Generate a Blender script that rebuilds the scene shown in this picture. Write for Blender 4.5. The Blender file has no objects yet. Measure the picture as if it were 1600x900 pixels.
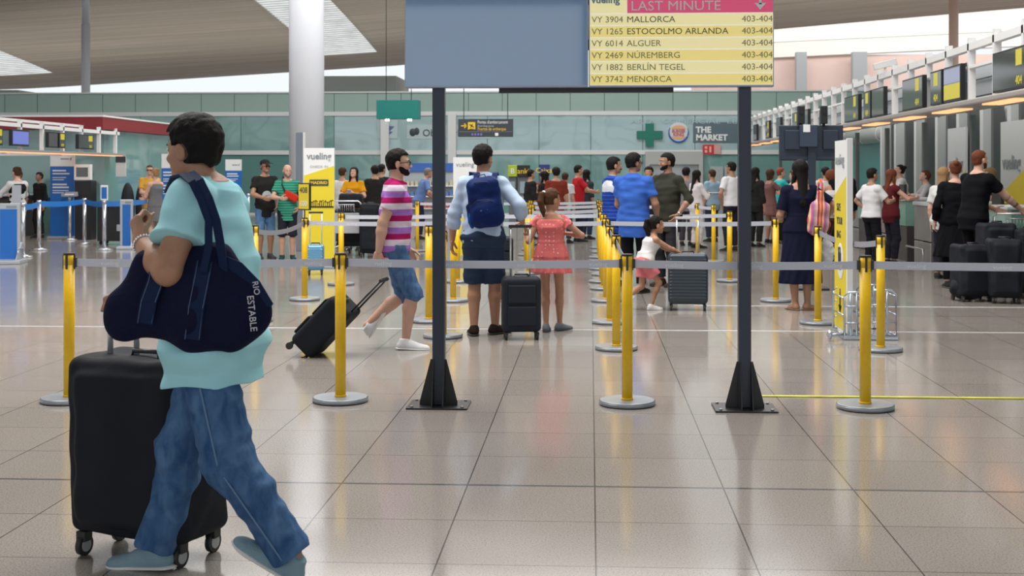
import bpy, bmesh, math, random
import numpy as np
from mathutils import Vector, Matrix
random.seed(4)
SC = bpy.context.scene
COL = SC.collection
R = math.radians
PI = math.pi

# ---------------------------------------------------------------- camera, sky, lights
F_PX, HC, CX, HY = 1957.0, 1.535, 820.0, 271.0      # focal length in pixels, eye height, principal point
YAW = math.atan(103.0 / F_PX)
cam_d = bpy.data.cameras.new('camera')
cam = bpy.data.objects.new('camera', cam_d); COL.objects.link(cam)
cam.location = (0, 0, HC); cam.rotation_euler = (PI / 2, 0, YAW)
cam_d.sensor_width = 36; cam_d.lens = F_PX / 1600 * 36
cam_d.shift_x = (800 - CX) / 1600; cam_d.shift_y = (HY - 450) / 1600
cam_d.clip_end = 400
cam_d.dof.use_dof = True; cam_d.dof.focus_distance = 7.5; cam_d.dof.aperture_fstop = 6.3
SC.camera = cam

w = bpy.data.worlds.new('sky'); SC.world = w; w.use_nodes = True
nt = w.node_tree; bg = nt.nodes['Background']
bg.inputs[0].default_value = (0.90, 0.95, 1.0, 1); bg.inputs[1].default_value = 0.95

def area(name, loc, rot, sx, sy, power, col=(1, 1, 1)):
    l = bpy.data.lights.new(name, 'AREA'); l.shape = 'RECTANGLE'; l.size = sx; l.size_y = sy
    l.energy = power; l.color = col
    o = bpy.data.objects.new(name, l); COL.objects.link(o); o.location = loc; o.rotation_euler = rot
    return o
area('skylight_light', (-3, 12, 11.5), (0, 0, 0), 16, 10, 3000, (1, .97, .93))
area('skylight_light', (-3, 32, 11.0), (0, 0, 0), 20, 12, 2600, (1, .98, .95))
area('added_ceiling_fill', (-12, 66, 5.0), (PI, 0, 0), 60, 14, 900, (1, .93, .84))  # added lamp hidden behind the glass wall, only brightens the far ceiling
area('added_ceiling_fill', (24, 66, 5.0), (PI, 0, 0), 20, 14, 450, (1, .85, .76))  # same added fill for the right part, no fitting stands here
area('clerestory_light', (36, 91, 18), (R(50), 0, 0), 54, 4, 2600, (1, .98, .94))
SC.view_settings.view_transform = 'Standard'; SC.view_settings.look = 'None'
SC.view_settings.gamma = 1; SC.view_settings.use_curve_mapping = False
SC.view_settings.exposure = 0.12

def unit(v):
    v = np.asarray(v, float); n = np.linalg.norm(v); return v / n if n > 1e-9 else v
def PT(px, py, d):
    """point seen at pixel (px,py) at distance d along the view axis"""
    u = (px - CX) / F_PX * d; v = (HY - py) / F_PX * d
    c, s = math.cos(YAW), math.sin(YAW)
    return np.array([u * c - d * s, u * s + d * c, HC + v])
def GD(px, py):
    return PT(px, py, F_PX * HC / (py - HY))
def at_x(px, X):
    """world Y of a point of the plane x = X seen in column px"""
    a = math.atan((px - CX) / F_PX) - YAW
    return X / math.tan(a)

# ---------------------------------------------------------------- materials
MATS = {}
def mat(name, col, rough=.6, metal=0., bump=0., bscale=60., spec=.5, var=0., vscale=8., coat=0., emit=None, es=1., alpha=1., fn=None):
    if name in MATS: return MATS[name]
    m = bpy.data.materials.new(name); m.use_nodes = True
    t = m.node_tree; b = t.nodes['Principled BSDF']
    b.inputs['Base Color'].default_value = (*col, 1); b.inputs['Roughness'].default_value = rough
    b.inputs['Metallic'].default_value = metal; b.inputs['Specular IOR Level'].default_value = spec
    b.inputs['Coat Weight'].default_value = coat; b.inputs['Alpha'].default_value = alpha
    tc = t.nodes.new('ShaderNodeTexCoord')
    if emit:
        b.inputs['Emission Color'].default_value = (*emit, 1); b.inputs['Emission Strength'].default_value = es
    if var > 0:
        n = t.nodes.new('ShaderNodeTexNoise'); n.inputs['Scale'].default_value = vscale; n.inputs['Detail'].default_value = 4
        t.links.new(tc.outputs['Object'], n.inputs['Vector'])
        r = t.nodes.new('ShaderNodeMapRange'); r.inputs['From Min'].default_value = .3; r.inputs['From Max'].default_value = .7
        r.inputs['To Min'].default_value = 1 - var; r.inputs['To Max'].default_value = 1 + var
        t.links.new(n.outputs['Fac'], r.inputs['Value'])
        x = t.nodes.new('ShaderNodeVectorMath'); x.operation = 'SCALE'; x.inputs[0].default_value = col
        t.links.new(r.outputs[0], x.inputs['Scale']); t.links.new(x.outputs[0], b.inputs['Base Color'])
    if bump > 0:
        n = t.nodes.new('ShaderNodeTexNoise'); n.inputs['Scale'].default_value = bscale; n.inputs['Detail'].default_value = 3
        t.links.new(tc.outputs['Object'], n.inputs['Vector'])
        u = t.nodes.new('ShaderNodeBump'); u.inputs['Strength'].default_value = bump; u.inputs['Distance'].default_value = .01
        t.links.new(n.outputs['Fac'], u.inputs['Height']); t.links.new(u.outputs[0], b.inputs['Normal'])
    if fn: fn(m, t, b, tc)
    MATS[name] = m
    return m

def stripes(axis, period, cols, off=0., warp=0.):
    """constant coloured bands along an object axis; cols = [(start fraction, rgb)]"""
    def f(m, t, b, tc):
        s = t.nodes.new('ShaderNodeSeparateXYZ'); t.links.new(tc.outputs['Object'], s.inputs[0])
        a = t.nodes.new('ShaderNodeMath'); a.operation = 'ADD'; a.inputs[1].default_value = off + 50 * period
        t.links.new(s.outputs[axis], a.inputs[0])
        d = t.nodes.new('ShaderNodeMath'); d.operation = 'DIVIDE'; d.inputs[1].default_value = period
        t.links.new(a.outputs[0], d.inputs[0])
        f_ = t.nodes.new('ShaderNodeMath'); f_.operation = 'FRACT'; t.links.new(d.outputs[0], f_.inputs[0])
        r = t.nodes.new('ShaderNodeValToRGB'); r.color_ramp.interpolation = 'CONSTANT'
        e = r.color_ramp.elements
        while len(e) < len(cols): e.new(.5)
        for q, (p, c) in zip(e, cols): q.position = p
        for q, (p, c) in zip(list(r.color_ramp.elements), cols): q.color = (*c, 1)
        t.links.new(f_.outputs[0], r.inputs[0]); t.links.new(r.outputs[0], b.inputs['Base Color'])
    return f

# ---------------------------------------------------------------- mesh helpers
def link(name, me, m=None, parent=None):
    o = bpy.data.objects.new(name, me); COL.objects.link(o)
    if m is not None and hasattr(me, 'materials') and len(me.materials) == 0:
        for q in (m if isinstance(m, (list, tuple)) else [m]): me.materials.append(q)
    if parent is not None: o.parent = parent
    return o
def tag(o, label, cat, group=None, kind=None):
    if label: o['label'] = label
    if cat: o['category'] = cat
    if group: o['group'] = group
    if kind: o['kind'] = kind
    return o
def thing(name, label, cat, loc=(0, 0, 0), rz=0., group=None, kind=None):
    o = bpy.data.objects.new(name, None); COL.objects.link(o); o.location = [float(x) for x in loc]; o.rotation_euler = (0, 0, rz)
    o.empty_display_size = .1
    return tag(o, label, cat, group, kind)

class MB:
    """collects hard-surface shapes and links them as one mesh"""
    def __init__(s): s.b = bmesh.new(); s.mi = 0
    def _fin(s, geom_verts, M):
        bmesh.ops.transform(s.b, matrix=M, verts=geom_verts)
        fs = set(f for v in geom_verts for f in v.link_faces)
        for f in fs: f.material_index = s.mi
        return fs
    def box(s, c, size, rot=None, bev=0., seg=2, taper=None):
        r = bmesh.ops.create_cube(s.b, size=1); vs = r['verts']
        for v in vs: v.co = Vector((v.co.x * size[0], v.co.y * size[1], v.co.z * size[2]))
        if taper:
            for v in vs:
                if v.co.z > 0: v.co.x *= taper[0]; v.co.y *= taper[1]
        if bev > 0:
            es = list(set(e for v in vs for e in v.link_edges))
            q = bmesh.ops.bevel(s.b, geom=es, offset=bev, segments=seg, profile=.5, affect='EDGES')
            vs = list(set(v for f in q['faces'] for v in f.verts) | set(v for v in vs if v.is_valid))
            fs = set(f for v in vs for f in v.link_faces); vs = list(set(v for f in fs for v in f.verts))
        M = Matrix.Translation(Vector([float(x) for x in c]))
        if rot is not None: M = M @ (rot.to_4x4() if isinstance(rot, Matrix) else Matrix.Rotation(rot, 4, 'Z'))
        s._fin(vs, M); return s
    def span(s, a, b, **k):
        return s.box([(x + y) / 2 for x, y in zip(a, b)], [abs(y - x) for x, y in zip(a, b)], **k)
    def cyl(s, a, b, r, r2=None, n=20, caps=True):
        a = Vector([float(x) for x in a]); b = Vector([float(x) for x in b]); d = b - a
        q = bmesh.ops.create_cone(s.b, cap_ends=caps, segments=n, radius1=r, radius2=r if r2 is None else r2, depth=d.length)
        fs = s._fin(q['verts'], Matrix.Translation((a + b) / 2) @ d.to_track_quat('Z', 'Y').to_matrix().to_4x4())
        for f in fs: f.smooth = len(f.verts) == 4
        return s
    def tube(s, pts, r, n=10, flat=None):
        """swept tube through points; flat=(half width, half thickness, up vector) gives a strap"""
        P = [Vector([float(x) for x in p]) for p in pts]; rings = []
        for i, p in enumerate(P):
            d = (P[min(i + 1, len(P) - 1)] - P[max(i - 1, 0)]).normalized()
            if flat:
                up = Vector(flat[2]); e2 = d.cross(up).normalized(); e1 = e2.cross(d).normalized()
                ring = [p + e1 * flat[0] * a + e2 * flat[1] * b for a, b in ((1, 1), (-1, 1), (-1, -1), (1, -1))]
            else:
                up = Vector((0, 0, 1)) if abs(d.z) < .9 else Vector((1, 0, 0))
                e1 = d.cross(up).normalized(); e2 = d.cross(e1).normalized()
                rr = r[i] if isinstance(r, (list, tuple)) else r
                ring = [p + e1 * rr * math.cos(2 * PI * k / n) + e2 * rr * math.sin(2 * PI * k / n) for k in range(n)]
            rings.append([s.b.verts.new(q) for q in ring])
        m = len(rings[0])
        for A, B in zip(rings, rings[1:]):
            for k in range(m):
                f = s.b.faces.new((A[k], A[(k + 1) % m], B[(k + 1) % m], B[k])); f.smooth = not flat; f.material_index = s.mi
        for q in (rings[0][::-1], rings[-1]):
            f = s.b.faces.new(q); f.material_index = s.mi
        return s
    def ball(s, c, r, sc=(1, 1, 1), n=14):
        q = bmesh.ops.create_uvsphere(s.b, u_segments=n, v_segments=max(6, n // 2), radius=r)
        for f in s._fin(q['verts'], Matrix.Translation(Vector([float(x) for x in c])) @ Matrix.Diagonal((*sc, 1))): f.smooth = True
        return s
    def poly(s, pts, depth, axis='Y'):
        """outline in the XZ plane (list of (x,z)) at y=0..depth"""
        a = [s.b.verts.new((x, 0, z)) for x, z in pts]; b = [s.b.verts.new((x, depth, z)) for x, z in pts]
        fs = [s.b.faces.new(a), s.b.faces.new(b[::-1])]
        for k in range(len(a)): fs.append(s.b.faces.new((a[k], b[k], b[(k + 1) % len(a)], a[(k + 1) % len(a)])))
        for f in fs: f.material_index = s.mi
        return s
    def quad(s, *ps, mi=None):
        f = s.b.faces.new([s.b.verts.new([float(x) for x in p]) for p in ps]); f.material_index = s.mi if mi is None else mi
        return s
    def build(s, name, m, parent=None, move=None):
        bmesh.ops.recalc_face_normals(s.b, faces=s.b.faces)
        if move is not None: bmesh.ops.transform(s.b, matrix=move, verts=s.b.verts)
        me = bpy.data.meshes.new(name); s.b.to_mesh(me); s.b.free()
        return link(name, me, m, parent)

def text(body, size, m, loc, rot, parent=None, align='LEFT', name='lettering', depth=.0015, sx=1., bold=0.):
    c = bpy.data.curves.new(name, 'FONT'); c.body = body; c.size = size; c.align_x = align; c.extrude = depth; c.offset = bold
    c.resolution_u = 3
    o = bpy.data.objects.new(name, c); COL.objects.link(o)
    me = bpy.data.meshes.new_from_object(o.evaluated_get(bpy.context.evaluated_depsgraph_get()))
    bpy.data.objects.remove(o); me.name = name
    q = link(name, me, None, parent); me.materials.clear(); me.materials.append(m)
    q.location = [float(x) for x in loc]; q.rotation_euler = rot; q.scale = (sx, 1, 1)
    return q
UP = (PI / 2, 0, 0)        # lettering that faces the viewer

def struct(o, label=None):
    o['kind'] = 'structure'
    if label: o['label'] = label
    return o

# ---------------------------------------------------------------- smooth solids (distance fields turned into meshes)
def frame(u, f):
    u = unit(u); r = unit(np.cross(f, u)); f2 = np.cross(u, r)
    return np.stack([r, f2, u], 1)            # columns: right, forward, up
def rotm(ax, deg):
    return np.array(Matrix.Rotation(R(deg), 3, ax))

class Solid:
    def __init__(s): s.p = []
    def add(s, f, lo, hi, k=.01, sub=False, noise=None):
        s.p.append((f, np.minimum(lo, hi), np.maximum(lo, hi), k, sub)); return s
    def cone(s, a, b, ra, rb, k=.015, flat='', sq=None, sub=False):
        a = np.asarray(a, float); b = np.asarray(b, float); ab = b - a; L = max(np.linalg.norm(ab), 1e-6); u = ab / L
        def f(x, y, z):
            px, py, pz = x - a[0], y - a[1], z - a[2]
            t = (px * u[0] + py * u[1] + pz * u[2]) / L; tc = np.clip(t, 0, 1)
            qx, qy, qz = px - ab[0] * tc, py - ab[1] * tc, pz - ab[2] * tc
            r = ra + (rb - ra) * tc; d2 = qx * qx + qy * qy + qz * qz
            if sq is not None:
                w_ = qx * sq[0][0] + qy * sq[0][1] + qz * sq[0][2]
                d = (np.sqrt(d2 + w_ * w_ * (1 / sq[1] ** 2 - 1)) - r) * min(1, sq[1])
            else: d = np.sqrt(d2) - r
            if 'b' in flat: d = np.maximum(d, (t - 1) * L)
            if 'a' in flat: d = np.maximum(d, -t * L)
            return d
        m = max(ra, rb) * (max(1, sq[1]) if sq is not None else 1)
        return s.add(f, np.minimum(a, b) - m, np.maximum(a, b) + m, k, sub)
    def path(s, pts, rs, k=.01, **kw):
        if not isinstance(rs, (list, tuple)): rs = [rs] * len(pts)
        for i in range(len(pts) - 1): s.cone(pts[i], pts[i + 1], rs[i], rs[i + 1], k, **kw)
        return s
    def ell(s, c, r, M=None, k=.015, sub=False):
        c = np.asarray(c, float); r = np.asarray(r, float); M = np.eye(3) if M is None else M
        def f(x, y, z):
            p = [x - c[0], y - c[1], z - c[2]]
            q = [(p[0] * M[0, i] + p[1] * M[1, i] + p[2] * M[2, i]) / r[i] for i in range(3)]
            k0 = np.sqrt(q[0] ** 2 + q[1] ** 2 + q[2] ** 2)
            k1 = np.sqrt((q[0] / r[0]) ** 2 + (q[1] / r[1]) ** 2 + (q[2] / r[2]) ** 2) + 1e-9
            return k0 * (k0 - 1) / k1
        e = np.abs(M) @ r
        return s.add(f, c - e, c + e, k, sub)
    def box(s, c, h, M=None, r=.01, k=.01, sub=False):
        c = np.asarray(c, float); M = np.eye(3) if M is None else M; h = np.asarray(h, float)
        def f(x, y, z):
            p = [x - c[0], y - c[1], z - c[2]]
            q = [np.abs(p[0] * M[0, i] + p[1] * M[1, i] + p[2] * M[2, i]) - h[i] + r for i in range(3)]
            o = np.sqrt(sum(np.maximum(a, 0) ** 2 for a in q))
            return o + np.minimum(np.maximum(np.maximum(q[0], q[1]), q[2]), 0) - r
        e = np.abs(M) @ h
        return s.add(f, c - e, c + e, k, sub)
    def loft(s, O, M, secs, k=.015, n=2., folds=None, sub=False):
        """elliptic sections (t, a, b, y offset[, x offset]) along M's third column; folds=(count, amp at foot, phase)"""
        O = np.asarray(O, float); secs = sorted(secs); T = [q[0] for q in secs]
        A = [q[1] for q in secs]; B = [q[2] for q in secs]; Yo = [q[3] for q in secs]; Xo = [q[4] if len(q) > 4 else 0 for q in secs]
        def f(x, y, z):
            p = [x - O[0], y - O[1], z - O[2]]
            q = [p[0] * M[0, i] + p[1] * M[1, i] + p[2] * M[2, i] for i in range(3)]
            t = q[2]; a = np.interp(t, T, A); b = np.interp(t, T, B)
            xx = q[0] - np.interp(t, T, Xo); yy = q[1] - np.interp(t, T, Yo)
            if folds:
                th = np.arctan2(xx / a, yy / b); amp = folds[1] * np.clip((T[-1] - t) / (T[-1] - T[0]), 0, 1)
                m_ = 1 + amp * (np.cos(folds[0] * th + folds[2]) * .7 + .3 * np.cos((folds[0] * 2 + 1) * th + 2 * t / .1)); a = a * m_; b = b * m_
            mn = np.minimum(a, b)
            if n == 2: d = (np.sqrt((xx / a) ** 2 + (yy / b) ** 2) - 1) * mn
            else: d = ((np.abs(xx / a) ** n + np.abs(yy / b) ** n) ** (1 / n) - 1) * mn
            return np.maximum(d, np.maximum(t - T[-1], T[0] - t))
        pts = [O + M @ np.array([sx * (a * 1.15) + xo, sy * (b * 1.15) + yo, t]) for t, a, b, yo, xo in zip(T, A, B, Yo, Xo) for sx in (-1, 1) for sy in (-1, 1)]
        return s.add(f, np.min(pts, 0), np.max(pts, 0), k, sub)
    def cut(s, n, c, k=.001, lo=None, hi=None):
        """remove what lies on the side n points to (optionally only within a box)"""
        n = unit(n); c = np.asarray(c, float)
        if lo is None: s.p.append((lambda x, y, z: -((x - c[0]) * n[0] + (y - c[1]) * n[1] + (z - c[2]) * n[2]), None, None, k, True)); return s
        lo = np.asarray(lo, float); hi = np.asarray(hi, float)
        def f(x, y, z):
            d = -((x - c[0]) * n[0] + (y - c[1]) * n[1] + (z - c[2]) * n[2])
            return d
        return s.add(f, lo, hi, k, True)
    def wrinkle(s, amp, freq, seed=0, lo=None, hi=None, aniso=(1, 1, 1)):
        rs = np.random.RandomState(seed); W = rs.normal(size=(7, 3)) * freq * np.array(aniso); ph = rs.rand(7) * 6.3
        def g(x, y, z):
            o = 0
            for i in range(7): o = o + np.sin(W[i, 0] * x + W[i, 1] * y + W[i, 2] * z + ph[i] + .8 * np.sin(W[(i + 1) % 7, 0] * y + W[(i + 2) % 7, 1] * z))
            return amp * o / 2.6
        s.p.append((g, None, None, 0, 'n')); return s
    def mesh(s, v):
        lo = np.min([q[1] for q in s.p if q[1] is not None and not q[4]], 0) - 3 * v; hi = np.max([q[2] for q in s.p if q[1] is not None and not q[4]], 0) + 3 * v
        n = np.ceil((hi - lo) / v).astype(int) + 1
        ax = [(lo[i] + v * np.arange(n[i])).astype(np.float32) for i in range(3)]
        D = np.full(n, .06, np.float32)
        for f, a, b, k, sub in s.p:
            if a is None: i0 = np.zeros(3, int); i1 = n
            else:
                pad = max(k, 0) + 2.5 * v + (.0 if sub else .0)
                i0 = np.clip(np.floor((a - pad - lo) / v).astype(int), 0, n); i1 = np.clip(np.ceil((b + pad - lo) / v).astype(int) + 1, 0, n)
            if np.any(i1 <= i0): continue
            sl = tuple(slice(i0[i], i1[i]) for i in range(3))
            X = ax[0][sl[0]][:, None, None]; Y = ax[1][sl[1]][None, :, None]; Z = ax[2][sl[2]][None, None, :]
            d = f(X, Y, Z); W = D[sl]
            if isinstance(sub, str): D[sl] = W + d; continue
            if sub:
                d = -d
                if k < .002: D[sl] = np.maximum(W, d)
                else:
                    h = np.clip(.5 - .5 * (d - W) / k, 0, 1); D[sl] = d * (1 - h) + W * h + k * h * (1 - h)
            else:
                if k < .002: D[sl] = np.minimum(W, d)
                else:
                    h = np.clip(.5 + .5 * (W - d) / k, 0, 1); D[sl] = W * (1 - h) + d * h - k * h * (1 - h)
        return surface(D, lo, v)
    def build(s, name, m, v, parent=None, relax=0):
        V, Q = s.mesh(v)
        return link(name, np_mesh(name, V, Q), m, parent)

def surface(D, lo, v):
    """naive surface nets"""
    I = D < 0
    nx, ny, nz = D.shape
    cnt = np.zeros((nx - 1, ny - 1, nz - 1), np.int8)
    for a in (0, 1):
        for b in (0, 1):
            for c in (0, 1): cnt += I[a:nx - 1 + a, b:ny - 1 + b, c:nz - 1 + c]
    ci = np.argwhere((cnt > 0) & (cnt < 8)); idx = -np.ones(cnt.shape, np.int32); idx[ci[:, 0], ci[:, 1], ci[:, 2]] = np.arange(len(ci))
    cor = [(a, b, c) for a in (0, 1) for b in (0, 1) for c in (0, 1)]
    val = {q: D[ci[:, 0] + q[0], ci[:, 1] + q[1], ci[:, 2] + q[2]] for q in cor}
    acc = np.zeros((len(ci), 3)); num = np.zeros(len(ci))
    for p in cor:
        for d in range(3):
            if p[d]: continue
            q = list(p); q[d] = 1; q = tuple(q); A, B = val[p], val[q]; m = (A < 0) != (B < 0)
            t = np.where(m, A / np.where(m, A - B, 1), 0); base = np.array(p, float)
            pt = np.tile(base, (len(ci), 1)); pt[:, d] += t
            acc += pt * m[:, None]; num += m
    V = (ci + acc / np.maximum(num, 1)[:, None]) * v + lo
    quads = []
    for d in range(3):
        sl0 = [slice(None)] * 3; sl1 = [slice(None)] * 3; sl0[d] = slice(0, -1); sl1[d] = slice(1, None)
        A = I[tuple(sl0)]; B = I[tuple(sl1)]; e1, e2 = (d + 1) % 3, (d + 2) % 3
        for sgn in (0, 1):
            E = np.argwhere((A & ~B) if sgn == 0 else (~A & B))
            E = E[(E[:, e1] > 0) & (E[:, e2] > 0) & (E[:, e1] < D.shape[e1] - 1) & (E[:, e2] < D.shape[e2] - 1)]
            c = [E.copy() for _ in range(4)]
            c[1][:, e1] -= 1; c[2][:, e1] -= 1; c[2][:, e2] -= 1; c[3][:, e2] -= 1
            ids = [idx[q[:, 0], q[:, 1], q[:, 2]] for q in c]
            quads.append(np.stack(ids if sgn == 0 else ids[::-1], 1))
    Q = np.concatenate(quads); Q = Q[(Q >= 0).all(1)]
    # one light relaxation pass takes the stair steps off
    for _ in range(2):
        S = np.zeros_like(V); N = np.zeros(len(V))
        for a in range(4):
            b = (a + 1) % 4; np.add.at(S, Q[:, a], V[Q[:, b]]); np.add.at(S, Q[:, b], V[Q[:, a]]); np.add.at(N, Q[:, a], 1); np.add.at(N, Q[:, b], 1)
        V = V * .5 + .5 * S / np.maximum(N, 1)[:, None]
    return V, Q
def np_mesh(name, V, Q, smooth=True):
    me = bpy.data.meshes.new(name)
    me.vertices.add(len(V)); me.vertices.foreach_set('co', V.astype(np.float32).ravel())
    me.loops.add(len(Q) * 4); me.loops.foreach_set('vertex_index', Q.astype(np.int32).ravel())
    me.polygons.add(len(Q)); me.polygons.foreach_set('loop_start', np.arange(0, len(Q) * 4, 4, dtype=np.int32))
    me.polygons.foreach_set('loop_total', np.full(len(Q), 4, np.int32))
    me.polygons.foreach_set('use_smooth', np.full(len(Q), smooth, bool))
    me.update(calc_edges=True); me.validate()
    return me

# ---------------------------------------------------------------- people
def skin(name, c):
    return mat('skin_' + name, c, rough=.5, bump=.15, bscale=120, var=.06, vscale=14)
SK = dict(tan=skin('tan', (.44, .23, .145)), fair=skin('fair', (.58, .34, .25)), olive=skin('olive', (.36, .19, .12)), dark=skin('dark', (.27, .14, .09)))
def hairm(name, c):
    def f(m, t, b, tc):
        n = t.nodes.new('ShaderNodeTexNoise'); n.inputs['Scale'].default_value = 1; n.inputs['Detail'].default_value = 5
        mp = t.nodes.new('ShaderNodeMapping'); mp.inputs['Scale'].default_value = (140, 140, 22)
        t.links.new(tc.outputs['Object'], mp.inputs[0]); t.links.new(mp.outputs[0], n.inputs['Vector'])
        u = t.nodes.new('ShaderNodeBump'); u.inputs['Strength'].default_value = .7; u.inputs['Distance'].default_value = .006
        t.links.new(n.outputs['Fac'], u.inputs['Height']); t.links.new(u.outputs[0], b.inputs['Normal'])
    return mat('hair_' + name, c, rough=.6, spec=.12, fn=f)
HR = dict(black=hairm('black', (.012, .010, .010)), brown=hairm('brown', (.055, .027, .015)), auburn=hairm('auburn', (.13, .04, .02)),
          blond=hairm('blond', (.30, .18, .09)), grey=hairm('grey', (.18, .17, .16)), red=hairm('red', (.22, .05, .03)), chestnut=hairm('chestnut', (.09, .042, .022)))
def cloth(name, c, **k):
    k = dict(dict(rough=.9, spec=.1, bump=.25, bscale=35), **k); return mat('cloth_' + name, c, **k)
def denim(name, c, fade):
    def f(m, t, b, tc):
        n = t.nodes.new('ShaderNodeTexNoise'); n.inputs['Scale'].default_value = 1; n.inputs['Detail'].default_value = 6; n.inputs['Distortion'].default_value = .6
        mp = t.nodes.new('ShaderNodeMapping'); mp.inputs['Scale'].default_value = (20, 20, 10); t.links.new(tc.outputs['Object'], mp.inputs[0]); t.links.new(mp.outputs[0], n.inputs['Vector'])
        r = t.nodes.new('ShaderNodeValToRGB'); r.color_ramp.elements[0].position = .28; r.color_ramp.elements[1].position = .82
        r.color_ramp.elements[0].color = (*c, 1); r.color_ramp.elements[1].color = (*fade, 1)
        t.links.new(n.outputs['Fac'], r.inputs[0]); t.links.new(r.outputs[0], b.inputs['Base Color'])
        u = t.nodes.new('ShaderNodeBump'); u.inputs['Strength'].default_value = .5; u.inputs['Distance'].default_value = .012
        t.links.new(n.outputs['Fac'], u.inputs['Height']); t.links.new(u.outputs[0], b.inputs['Normal'])
    return mat('denim_' + name, c, rough=.85, spec=.2, fn=f)
EYEW = mat('eye_white', (.75, .73, .70), rough=.2); EYEI = mat('iris', (.03, .018, .01), rough=.15)
RUBBER = mat('white_rubber', (.75, .75, .73), rough=.5); BLKRUB = mat('black_rubber', (.02, .02, .02), rough=.5)

def ik(a, c, l1, l2, hint):
    a, c, hint = (np.asarray(q, float) for q in (a, c, hint)); d = c - a; L = np.linalg.norm(d); u = d / max(L, 1e-6)
    if L > (l1 + l2) * .998: L = (l1 + l2) * .998; c = a + u * L
    x = (l1 * l1 - l2 * l2 + L * L) / (2 * L); h = math.sqrt(max(l1 * l1 - x * x, 0)); p = hint - u * hint.dot(u)
    return a + u * x + unit(p) * h, c

def hand_solid(S, W, d, n, side, s, curl=25, spread=1., thumb=(.7, .7, .35), curls=None):
    """palm, four fingers and a thumb; d = direction, n = palm normal, side +1 right hand"""
    d = unit(d); n = np.asarray(n, float); n = unit(n - d * n.dot(d)); th = np.cross(d, n) * side
    M = np.stack([th, d, n], 1)
    S.cone(W - d * .04 * s, W + d * .02 * s, .024 * s, .022 * s, .012 * s, sq=(n, .75))
    S.box(W + d * .050 * s, (.036 * s, .046 * s, .0125 * s), M, r=.012 * s, k=.016 * s)
    lens = [.071, .079, .074, .058]; rad = [.0092, .0095, .0090, .0080]; off = [.0275, .0095, -.009, -.0265]; bas = [.088, .092, .088, .080]
    for i in range(4):
        c = curl if curls is None else curls[i]
        b = W + d * bas[i] * s + th * off[i] * s; dd = unit(d + th * off[i] * 2.2 * spread); ang = 0; p = b - d * .012 * s
        for q, fr in enumerate((.46, .30, .24)):
            ang += R(c * (.8, 1.1, .8)[q]); v = unit(dd * math.cos(ang) + n * math.sin(ang)); e = (b if q == 0 else p) + v * lens[i] * fr * s
            S.cone(p, e, rad[i] * s * (1, .94, .86)[q], rad[i] * s * (.94, .86, .74)[q], .0025 * s); p = e
    tv = unit(th * thumb[0] + d * thumb[1] + n * thumb[2]); b = W + d * .022 * s + th * .024 * s
    e = b + tv * .040 * s; S.cone(b, e, .0135 * s, .0115 * s, .010 * s)
    tv2 = unit(tv + d * .5 + n * .25 - th * .15); e2 = e + tv2 * .032 * s; S.cone(e, e2, .0115 * s, .0098 * s, .003 * s)
    tv3 = unit(tv2 + n * .25 + d * .2); S.cone(e2, e2 + tv3 * .022 * s, .0098 * s, .0080 * s, .003 * s)

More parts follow.
